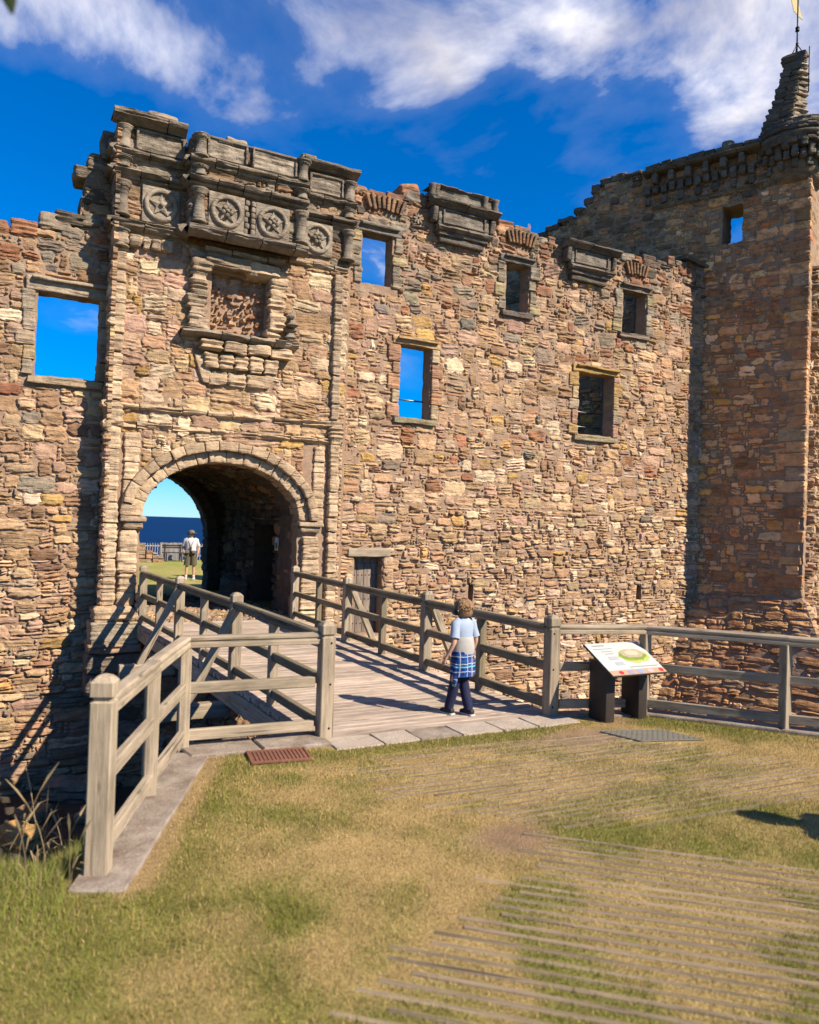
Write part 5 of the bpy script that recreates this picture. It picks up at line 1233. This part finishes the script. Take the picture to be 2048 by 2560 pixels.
# ================================================================== PEOPLE
def tube_geo(pts, rad, n=12, cap=True, squash=None):
    pts = [np.array(p, float) for p in pts]; V = []; up = np.array((0.0, 1.0, 0.0))
    for i, p in enumerate(pts):
        d = pts[min(i + 1, len(pts) - 1)] - pts[max(i - 1, 0)]; d = d / (np.linalg.norm(d) + 1e-9)
        a = np.cross(d, up)
        if np.linalg.norm(a) < .1: a = np.cross(d, np.array((1.0, 0, 0)))
        a /= np.linalg.norm(a); b = np.cross(d, a); r = rad[i]; ra, rb = (r if hasattr(r, '__len__') else (r, r))
        for k in range(n):
            t = 2 * math.pi * k / n; V.append(p + a * ra * math.cos(t) + b * rb * math.sin(t))
    I = np.arange(len(V)).reshape(len(pts), n); Q = np.stack([I[:-1], np.roll(I[:-1], -1, 1), np.roll(I[1:], -1, 1), I[1:]], -1).reshape(-1, 4)
    T = []
    if cap:
        V += [pts[0], pts[-1]]; c0 = len(V) - 2; T = [(c0, I[0, (k + 1) % n], I[0, k]) for k in range(n)] + [(c0 + 1, I[-1, k], I[-1, (k + 1) % n]) for k in range(n)]
    return np.array(V), Q, T
def loft_geo(rings, n=24, cap=True):
    """rings: (cx, cy, z, rx, ry)"""
    V = []
    for (cx, cy, z, a, b) in rings:
        for k in range(n):
            t = 2 * math.pi * k / n; V.append((cx + a * math.cos(t), cy + b * math.sin(t), z))
    I = np.arange(len(V)).reshape(len(rings), n); Q = np.stack([I[:-1], np.roll(I[:-1], -1, 1), np.roll(I[1:], -1, 1), I[1:]], -1).reshape(-1, 4); T = []
    if cap:
        V += [rings[0][:3], rings[-1][:3]]; c0 = len(V) - 2; T = [(c0, I[0, (k + 1) % n], I[0, k]) for k in range(n)] + [(c0 + 1, I[-1, k], I[-1, (k + 1) % n]) for k in range(n)]
    return np.array(V), Q, T
def wrinkle(V, amp, s=14, sd=0):
    d = amp * 2 * (fbm(V[:, 0] * s + sd, V[:, 1] * s, V[:, 2] * s * .7, 3) - .5); c = V.mean(0); n_ = V - np.array([c[0], c[1], 0]); n_[:, 2] = 0
    n_ /= np.maximum(np.linalg.norm(n_, axis=1, keepdims=True), 1e-6); return V + n_ * d[:, None]
M['skin'] = mat_plain('skin', (.58, .32, .21), .55, 0, .06, 40, .05); M['hair'] = mat_plain('brown_hair', (.30, .165, .08), .55, 0, .5, 90, 1.0)
def skin_body(J, Rd, E, mtx, parent):
    bm = bmesh.new(); vs = {k: bm.verts.new(p) for k, p in J.items()}
    for a, b in E: bm.edges.new((vs[a], vs[b]))
    me = bpy.data.meshes.new('body'); names = list(J.keys()); bm.verts.index_update(); idx = {k: vs[k].index for k in names}; bm.to_mesh(me); bm.free()
    o = bpy.data.objects.new('body_tmp', me); col.objects.link(o)
    md_ = o.modifiers.new('skin', 'SKIN'); md_.use_smooth_shade = True; md_.branch_smoothing = .6
    for k in names:
        sv = me.skin_vertices[0].data[idx[k]]; r = Rd[k]; sv.radius = r if hasattr(r, '__len__') else (r, r); sv.use_root = (k == 'pelvis')
    sb = o.modifiers.new('sub', 'SUBSURF'); sb.levels = 2; sb.render_levels = 2
    dg = bpy.context.evaluated_depsgraph_get(); me2 = bpy.data.meshes.new_from_object(o.evaluated_get(dg)); bpy.data.objects.remove(o)
    for p in me2.polygons: p.use_smooth = True
    return obj('body', me2, M['skin'], parent, mtx)
def person(name, label, loc, rz, H, pose, wear, group=None):
    k = H / 1.75; ck = wear.get('head', 1.0)
    root = thing(name, label, 'person', loc, group)
    mt = Matrix.Translation(loc) @ Matrix.Rotation(rz, 4, 'Z')
    J = {}; Rd = {}
    def add(n, p, r): J[n] = (p[0] * k, p[1] * k, p[2] * k); Rd[n] = (r[0] * k, r[1] * k) if hasattr(r, '__len__') else r * k
    hz = pose.get('headz', 1.56); hr = .088 * ck; tw_ = pose.get('turn', 0.0)
    add('pelvis', (0, 0, .94), (.13, .095)); add('waist', (0, .005, 1.10), (.115, .085)); add('chest', (0, .0, 1.30), (.14, .10)); add('neckb', (0, -.01, 1.44), .06); add('neck', (0, .005, hz - .06), .052)
    add('jaw', (0, .03, hz - .01), (.062 * ck, .07 * ck)); add('head', (0, .01, hz + .07 * ck), (.078 * ck, .094 * ck)); add('crown', (0, .0, hz + .07 * ck + .058 * ck), (.045 * ck, .055 * ck))
    fx, fy = math.sin(tw_), math.cos(tw_)
    add('nose', (fx * .105 * ck, fy * .105 * ck + .012, hz + .045 * ck), .012 * ck); add('earl', (-.088 * ck, .0, hz + .05 * ck), .016 * ck); add('earr', (.088 * ck, .0, hz + .05 * ck), .016 * ck)
    E = [('pelvis', 'waist'), ('waist', 'chest'), ('chest', 'neckb'), ('neckb', 'neck'), ('neck', 'jaw'), ('jaw', 'head'), ('head', 'crown'), ('head', 'nose'), ('head', 'earl'), ('head', 'earr')]
    for s, sd in ((-1, 'l'), (1, 'r')):
        el, wr = pose['el' + sd], pose['wr' + sd]; kn, an = pose['kn' + sd], pose['an' + sd]
        add('sh' + sd, (s * .175, -.005, 1.40), .055); add('elb' + sd, el, .040); add('wri' + sd, wr, .027)
        d = np.array(wr) - np.array(el); d = d / np.linalg.norm(d); side = np.array((0, 1, 0.)) - d * d[1]; side /= np.linalg.norm(side)
        w_ = np.array(wr); palm = w_ + d * .055; add('pal' + sd, palm, (.030, .020))
        E += [('chest', 'sh' + sd), ('sh' + sd, 'elb' + sd), ('elb' + sd, 'wri' + sd), ('wri' + sd, 'pal' + sd)]
        inw = np.array((-s * .4, .2, 0.))
        for f_i, (o_, L) in enumerate(((-.026, .058), (-.009, .07), (.009, .066), (.025, .05))):
            b_ = palm + d * .03 + side * o_; add('f%d%s' % (f_i, sd), b_, .0095); add('g%d%s' % (f_i, sd), b_ + d * L * .55 + inw * .012, .0085); add('t%d%s' % (f_i, sd), b_ + d * L * .95 + inw * .04, .007)
            E += [('pal' + sd, 'f%d%s' % (f_i, sd)), ('f%d%s' % (f_i, sd), 'g%d%s' % (f_i, sd)), ('g%d%s' % (f_i, sd), 't%d%s' % (f_i, sd))]
        tb = w_ + d * .02 + side * .03; add('th1' + sd, tb, .011); add('th2' + sd, tb + d * .035 + side * .018 + inw * .01, .0095); E += [('wri' + sd, 'th1' + sd), ('th1' + sd, 'th2' + sd)]
        add('hip' + sd, (s * .09, 0, .90), .088); add('kne' + sd, kn, .056); add('cal' + sd, tuple(np.array(kn) * .62 + np.array(an) * .38 + np.array((0, -.015, 0))), .054); add('ank' + sd, an, .036)
        add('toe' + sd, (an[0] + s * .015, an[1] + .13, an[2] - .045), .03); add('hee' + sd, (an[0], an[1] - .04, an[2] - .045), .03)
        E += [('pelvis', 'hip' + sd), ('hip' + sd, 'kne' + sd), ('kne' + sd, 'cal' + sd), ('cal' + sd, 'ank' + sd), ('ank' + sd, 'toe' + sd), ('ank' + sd, 'hee' + sd)]
    skin_body(J, Rd, E, mt, root)
    A = lambda n_: np.array(J[n_])
    def put(n_, G_, mat, sm=True): return obj(n_, mesh(n_, np.array(G_[0]), G_[1], G_[2] if len(G_) > 2 else None, smooth=sm), mat, root, mt)
    # shirt: torso, then sleeves
    hem = wear.get('hem', .90); bu = wear.get('bulk', 1.0)
    V, Q, T = loft_geo([(c0 * k, c1 * k, z * k, a * k * bu, b * k * bu) for c0, c1, z, a, b in ((0, 0, hem, .165, .125), (0, 0, hem + .1, .155, .12), (0, .0, 1.12, .152, .117), (0, 0, 1.28, .172, .125), (0, -.005, 1.38, .185, .115), (0, -.01, 1.435, .15, .088), (0, -.005, 1.47, .085, .07), (0, 0, 1.485, .066, .062))], 28, False)
    put('shirt', (wrinkle(V, .012 * k, 9 / k * .6, rng.uniform(0, 9)), Q, T), wear['shirt'])
    for s, sd in ((-1, 'l'), (1, 'r')):
        a, b = A('sh' + sd), A('elb' + sd); V, Q, T = tube_geo([a + np.array((-s * .06, 0, .02)) * k, a * .95 + b * .05 + np.array((0, 0, .012)) * k, a * .6 + b * .4, a * .22 + b * .78], [.075 * k, .078 * k, .072 * k, .076 * k], 14, False)
        put('sleeve', (wrinkle(V, .006 * k, 12), Q, T), wear['shirt'])
        # trousers or shorts
        h_, kn_, an_ = A('hip' + sd), A('kne' + sd), A('ank' + sd); top = np.array((s * .08, 0, .99)) * k
        if wear.get('shorts'): V, Q, T = tube_geo([top, h_, h_ * .5 + kn_ * .5, kn_ + (h_ - kn_) * .02], [(.11 * k, .12 * k), .118 * k, .112 * k, .115 * k], 16, False)
        else: V, Q, T = tube_geo([top, h_, h_ * .5 + kn_ * .5, kn_, kn_ * .5 + an_ * .5, an_ + np.array((0, 0, .03)) * k, an_ + np.array((0, 0, .0)) * k], [(.105 * k, .115 * k), .108 * k, .095 * k, .08 * k, .077 * k, .073 * k, .07 * k], 16, False)
        put('trouser_leg', (wrinkle(V, .008 * k, 10), Q, T), wear['trousers'])
        an_ = A('ank' + sd)
        Vs, Qs = block_geo(.095 * k, .265 * k, .085 * k, .035 * k, .03, 0, 0); Vs[:, 2] -= np.clip(Vs[:, 1] / (.13 * k), 0, 1) * .03 * k * (Vs[:, 2] > 0)
        put('shoe', (Vs + an_ + np.array((s * .006, .035, -.035)) * k, Qs), wear['shoes'])
        Vs, Qs = block_geo(.1 * k, .275 * k, .028 * k, .01 * k, .05, 0, 0); put('shoe_sole', (Vs + an_ + np.array((s * .006, .035, -.082)) * k, Qs), M['white'])
        if wear.get('socks'): V, Q, T = tube_geo([an_ + np.array((0, 0, -.02)) * k, an_ + np.array((0, 0, .07)) * k], [.045 * k, .046 * k], 12); put('sock', (V, Q, T), M['white'])
    V, Q, T = loft_geo([(0, 0, z * k, a * k, b * k) for z, a, b in ((.86, .12, .10), (.92, .165, .125), (1.0, .158, .118), (1.02, .15, .11))], 24); put('waistband', (V, Q, T), wear['trousers'])
    hc = A('head')
    # hair as a cap of clumped locks over the skull
    P, Q = lathe_geo([(.0, .118), (.045, .112), (.078, .09), (.096, .055), (.102, .01), (.098, -.035), (.086, -.07), (.07, -.088)], 44)
    P = P * ck * k; an2 = np.arctan2(P[:, 1], P[:, 0]); front = np.clip(np.sin(an2), 0, 1) * (P[:, 2] < .045 * ck * k)
    P[:, 1] *= 1.10; P = P * (1 + .13 * (vnoise(an2 * 5, P[:, 2] * 25 / k, 3) - .5))[:, None]; P[:, 2] += front * .085 * ck * k
    hv, hq, ht = [P + hc + np.array((0, -.004, -.005)) * k], [Q], []; off = len(P)
    for _ in range(220 if wear.get('locks', True) else 0):              # separate locks lying over the cap of hair
        az = rng.uniform(0, 6.28); e0 = rng.uniform(.25, 1.35); ln = rng.uniform(.35, .6); pts_ = []
        for i_ in range(4):
            el_ = e0 - ln * i_ / 3; aa = az + .25 * i_ / 3 * rng.normal(0, 1); rr_ = .102 * (1 + .05 * (i_ in (1, 2)) + .02 * rng.random())
            if el_ < -.55 or (math.sin(aa) > .5 and el_ < .3): break
            pts_.append(hc + np.array((rr_ * math.cos(el_) * math.cos(aa), rr_ * 1.08 * math.cos(el_) * math.sin(aa) - .004, rr_ * 1.1 * math.sin(el_) + .0)) * ck * k)
        if len(pts_) < 3: continue
        V_, Q_, T_ = tube_geo(pts_, [.003 * ck * k, .0075 * ck * k, .007 * ck * k, .002 * ck * k][:len(pts_)], 5); hv.append(V_); hq.append(Q_ + off); ht += [tuple(int(c_) + off for c_ in t_) for t_ in T_]; off += len(V_)
    hair = put('hair', (np.concatenate(hv), np.concatenate(hq), ht), wear.get('hairmat', M['hair']))
    for s in (-1, 1):                                                  # eyes and mouth
        V, Q = lathe_geo([(0, -.01), (.008, -.007), (.011, 0), (.008, .007), (0, .01)], 8); c = hc + np.array((s * .032 * math.cos(tw_) + fx * .082, fy * .084 - s * .032 * fx + .004, -.012)) * ck * k; put('eye', (V * ck * k + c, Q), M['iron'])
    V, Q = block_geo(.045 * ck * k, .008 * k, .009 * k, .003 * k, .1, 0, 0); put('mouth', (V + hc + np.array((fx * .085, fy * .085 + .008, -.07)) * ck * k, Q), mat_plain('lips', (.4, .14, .11)))
    return root, mt, A, k, put, hc, ck
# --- the boy on the bridge, seen from behind
def mat_plaid():
    m, nt, b = newmat('plaid_cotton'); kk = NB(nt); oc = kk.n('ShaderNodeTexCoord').outputs['Object']; s = kk.n('ShaderNodeSeparateXYZ'); kk.set(s.inputs[0], oc)
    def line(sock, per, off, wd): return kk.math('LESS_THAN', kk.math('FRACT', kk.math('ADD', kk.math('MULTIPLY', sock, 1 / per), off)), wd)
    wv = kk.noise(kk.mapping(oc, 8.0), 1.0, 2); xw = kk.math('ADD', s.outputs[0], kk.math('MULTIPLY', wv, .03)); zw = kk.math('ADD', s.outputs[2], kk.math('MULTIPLY', wv, .05))
    c = kk.mix(kk.math('MULTIPLY', line(xw, .05, .1, .5), .8), (.01, .026, .14), (.015, .07, .29)); c = kk.mix(kk.math('MULTIPLY', line(zw, .05, .2, .45), .6), c, (.02, .11, .34))
    c = kk.mix(line(xw, .07, .33, .09), c, (.50, .53, .55)); c = kk.mix(line(zw, .07, .6, .09), c, (.48, .54, .56)); c = kk.mix(line(xw, .17, .83, .05), c, (.60, .26, .16)); c = kk.mix(line(zw, .17, .12, .05), c, (.15, .55, .55))
    kk.set(b.inputs['Base Color'], c); b.inputs['Roughness'].default_value = .85; b.inputs['Specular IOR Level'].default_value = .15; return m
M['plaid'] = mat_plaid(); M['palecotton'] = mat_plain('pale_blue_cotton', (.34, .41, .52), .85, 0, .05, 20, .3); M['greycloth'] = mat_plain('light_grey_cloth', (.42, .40, .37), .85, 0, .08, 20, .4)
M['navy'] = mat_plain('navy_cotton', (.013, .016, .05), .85, 0, .2, 25, .4); M['blackshoe'] = mat_plain('black_canvas', (.018, .018, .022), .6); M['blackplastic'] = mat_plain('black_plastic', (.012, .012, .014), .35)
pose = dict(ell=(-.27, -.07, 1.12), wrl=(-.33, .02, .90), elr=(.25, -.05, 1.12), wrr=(.25, .04, .88), knl=(-.10, .05, .50), anl=(-.13, .13, .09), knr=(.07, .03, .50), anr=(.06, -.10, .09), headz=1.52, turn=.0)
root, mt, A, k, put, hc, ck = person('person', 'child in pale blue shirt with checked shirt tied at the waist walking on the bridge', (3.90, 6.26, 0.0), R(16), 1.09, pose,
    dict(shirt=M['palecotton'], trousers=M['navy'], shoes=M['blackshoe'], head=1.36, hem=.96, bulk=1.06))
V, Q, T = loft_geo([(0, -.005, z * k, a * k, b * k) for z, a, b in ((.94, .195, .155), (.98, .20, .16), (1.06, .197, .152), (1.14, .19, .146), (1.19, .180, .138), (1.2, .17, .13))], 30, False); put('grey_wrap', (wrinkle(V, .02, 10, 2), Q, T), M['greycloth'])
V, Q, T = loft_geo([(0, -.01, z * k, a * k, b * k) for z, a, b in ((.60, .205, .165), (.66, .21, .17), (.76, .208, .168), (.86, .203, .163), (.94, .197, .155), (.98, .19, .147))], 34, False); put('tied_shirt', (wrinkle(V, .022, 9, 5), Q, T), M['plaid'])
V, Q, T = tube_geo([(-.14 * k, -.05 * k, .95 * k), (-.185 * k, -.04 * k, .75 * k), (-.19 * k, -.02 * k, .55 * k), (-.175 * k, -.01 * k, .44 * k)], [.03 * k, .045 * k, .05 * k, .02 * k], 10); put('hanging_sleeve', (wrinkle(V, .01, 12), Q, T), M['plaid'])
for s in (-1, 1):
    P, Q = lathe_geo([(0, -.022), (.034, -.022), (.042, -.012), (.042, .012), (.034, .022), (0, .022)], 16)
    Rm = np.array(Matrix.Rotation(R(90), 3, 'Y')); put('ear_defender', ((P @ Rm.T) * ck * k + hc + np.array((s * .112, .0, -.03)) * ck * k, Q), M['blackplastic'])
V, Q, T = tube_geo([hc + np.array((.115 * math.cos(t), .0, .128 * math.sin(t) - .01)) * ck * k for t in np.linspace(0, math.pi, 15)], [.008] * 15, 8); put('headband', (V, Q, T), M['blackplastic'])
# --- the man beyond the arch
M['tee'] = mat_plain('white_cotton', (.58, .56, .58), .85, 0, .04, 15, .3); M['khaki'] = mat_plain('olive_cotton', (.10, .085, .05), .85, 0, .15, 20, .3); M['cap'] = mat_plain('grey_brown_cap', (.16, .13, .115), .8)
pose2 = dict(ell=(-.27, -.06, 1.14), wrl=(-.24, .02, .90), elr=(.27, -.07, 1.14), wrr=(.22, .04, .93), knl=(-.11, .02, .50), anl=(-.12, .0, .09), knr=(.12, .02, .50), anr=(.14, .03, .09), headz=1.56, turn=-.9)
MANP = (5.80, 27.75, -.42)
root, mt, A, k, put, hc, ck = person('person', 'man in white shirt, olive shorts and cap standing on the courtyard lawn', MANP, R(180 - 14), 1.76, pose2, dict(shirt=M['tee'], trousers=M['khaki'], shoes=M['white'], shorts=True, socks=True, locks=False, bulk=1.18, hem=.97))
P, Q = lathe_geo([(.112, -.005), (.115, .03), (.105, .075), (.07, .108), (0, .12)], 20); put('cap', (P * k + hc + np.array((0, 0, .012)) * k, Q), M['cap'])
V, Q = block_geo(.15 * k, .11 * k, .012 * k, .005, .1, 0, 0); put('cap_peak', (V @ np.array(Matrix.Rotation(.9, 3, 'Z')).T + hc + np.array((-.105, .085, .018)) * k, Q), M['cap'])
for s in (-1, 1):
    P, Q = lathe_geo([(0, -.02), (.04, -.02), (.045, 0), (.04, .02), (0, .02)], 12); put('headphone', ((P @ np.array(Matrix.Rotation(R(90), 3, 'Y')).T) * k + hc + np.array((s * .108, 0, -.01)) * k, Q), M['blackplastic'])
V, Q, T = loft_geo([(0, 0, z * k, a * k, b * k) for z, a, b in ((.955, .19, .15), (.965, .20, .158), (1.02, .20, .158), (1.03, .19, .15))], 22, False); put('belt_bag_strap', (V, Q, T), M['blackshoe'])
for x_ in (-.11, .12): V, Q = block_geo(.15 * k, .08 * k, .11 * k, .025, .1, 0, 0); put('belt_bag', (V + np.array((x_, .16, .985)) * k, Q), M['cap'])
for s in (-1, 1): V, Q, T = tube_geo([np.array((s * .09, .02, 1.48)) * k, np.array((s * .08, .135, 1.36)) * k, np.array((0, .165, 1.16)) * k], [.006] * 3, 6); put('lanyard', (V, Q, T), M['blackplastic'])
V, Q = block_geo(.065 * k, .025 * k, .13 * k, .01, .1, 0, 0); put('audio_guide', (V + np.array((0, .17, 1.10)) * k, Q), M['panelpost'])
# --- a further visitor, almost hidden behind him
M['denim'] = mat_plain('blue_denim', (.05, .12, .30), .85)
person('person', 'child in blue far off, almost hidden behind the man in the cap', (8.02, 39.4, -.42), R(150), 1.15, pose2, dict(shirt=M['denim'], trousers=M['denim'], shoes=M['white']))
# --- a visitor who stands just right of the picture and throws the shadow on the grass
person('person', 'visitor in navy clothes standing on the grass right of the picture', (5.48, 1.66, 0.0), R(40), 1.74, pose2, dict(shirt=M['navy'], trousers=M['navy'], shoes=M['blackshoe'], bulk=1.1))

# ------------------------------------------------------------------ twig that reaches into the top left corner
twg = thing('overhanging_branch', 'dark leafy twig tip in the top left corner of the sky', 'branch', (-2.2, 2.2, 5.2))
M['leaf'] = mat_plain('dark_leaf', (.03, .05, .012), .5, 0, .3, 30, .2)
tip = CAM + np.array((-.036, 1.632, .964))
pts = [np.array((-2.2, 2.2, 5.2)), np.array((-1.2, 2.15, 4.4)), np.array((-.55, 1.9, 3.75)), np.array((-.22, 1.75, 3.2)), tip + np.array((-.05, 0, .14))]
V, Q, T = tube_geo(pts, [.05, .03, .015, .007, .003], 8); obj('twig', mesh('twig', V, Q, T), M['darkwood'], twg)
def leaf(pos, d, w, L):
    d = np.array(d, float); d /= np.linalg.norm(d); s = np.cross(d, (0, 1, .3)); s /= np.linalg.norm(s); n = np.cross(s, d); V, F = [], []
    for i in range(7):
        t = i / 6; ww = w * math.sin(math.pi * (t * .92 + .05)) ** .8; c = np.array(pos) + d * L * t + n * (.12 * L * t * t)
        V += [c - s * ww, c + n * ww * -.25, c + s * ww]
        if i: k = len(V); F += [(k - 6, k - 5, k - 2, k - 3), (k - 5, k - 4, k - 1, k - 2)]
    obj('leaf', mesh('leaf', V, F), M['leaf'], twg)
leaf(tip + np.array((-.02, 0, .10)), (.25, .1, -1), .019, .115); leaf(tip + np.array((-.05, 0, .06)), (-.3, .1, -1), .02, .1)
for i in range(26):
    t = rng.uniform(0, 3.0); j = int(t); c = pts[j] + (pts[j + 1] - pts[j]) * (t - j); leaf(c, rng.normal(0, 1, 3) + np.array((0, 0, -.4)), .035, .12)

# ------------------------------------------------------------------ real-world reflectances: everything a little darker, the exposure makes up for it
ALB = .76
for m in bpy.data.materials:
    if not m.use_nodes: continue
    for nd in list(m.node_tree.nodes):
        if nd.type in ('BSDF_PRINCIPLED', 'BSDF_TRANSLUCENT'):
            inp = nd.inputs['Base Color'] if nd.type == 'BSDF_PRINCIPLED' else nd.inputs['Color']
            if inp.is_linked:
                src = inp.links[0].from_socket; mx_ = m.node_tree.nodes.new('ShaderNodeMix'); mx_.data_type = 'RGBA'; mx_.blend_type = 'MULTIPLY'
                mx_.inputs['Factor'].default_value = 1.0; mx_.inputs['B'].default_value = (ALB, ALB, ALB, 1)
                m.node_tree.links.new(src, mx_.inputs['A']); m.node_tree.links.new(mx_.outputs['Result'], inp)
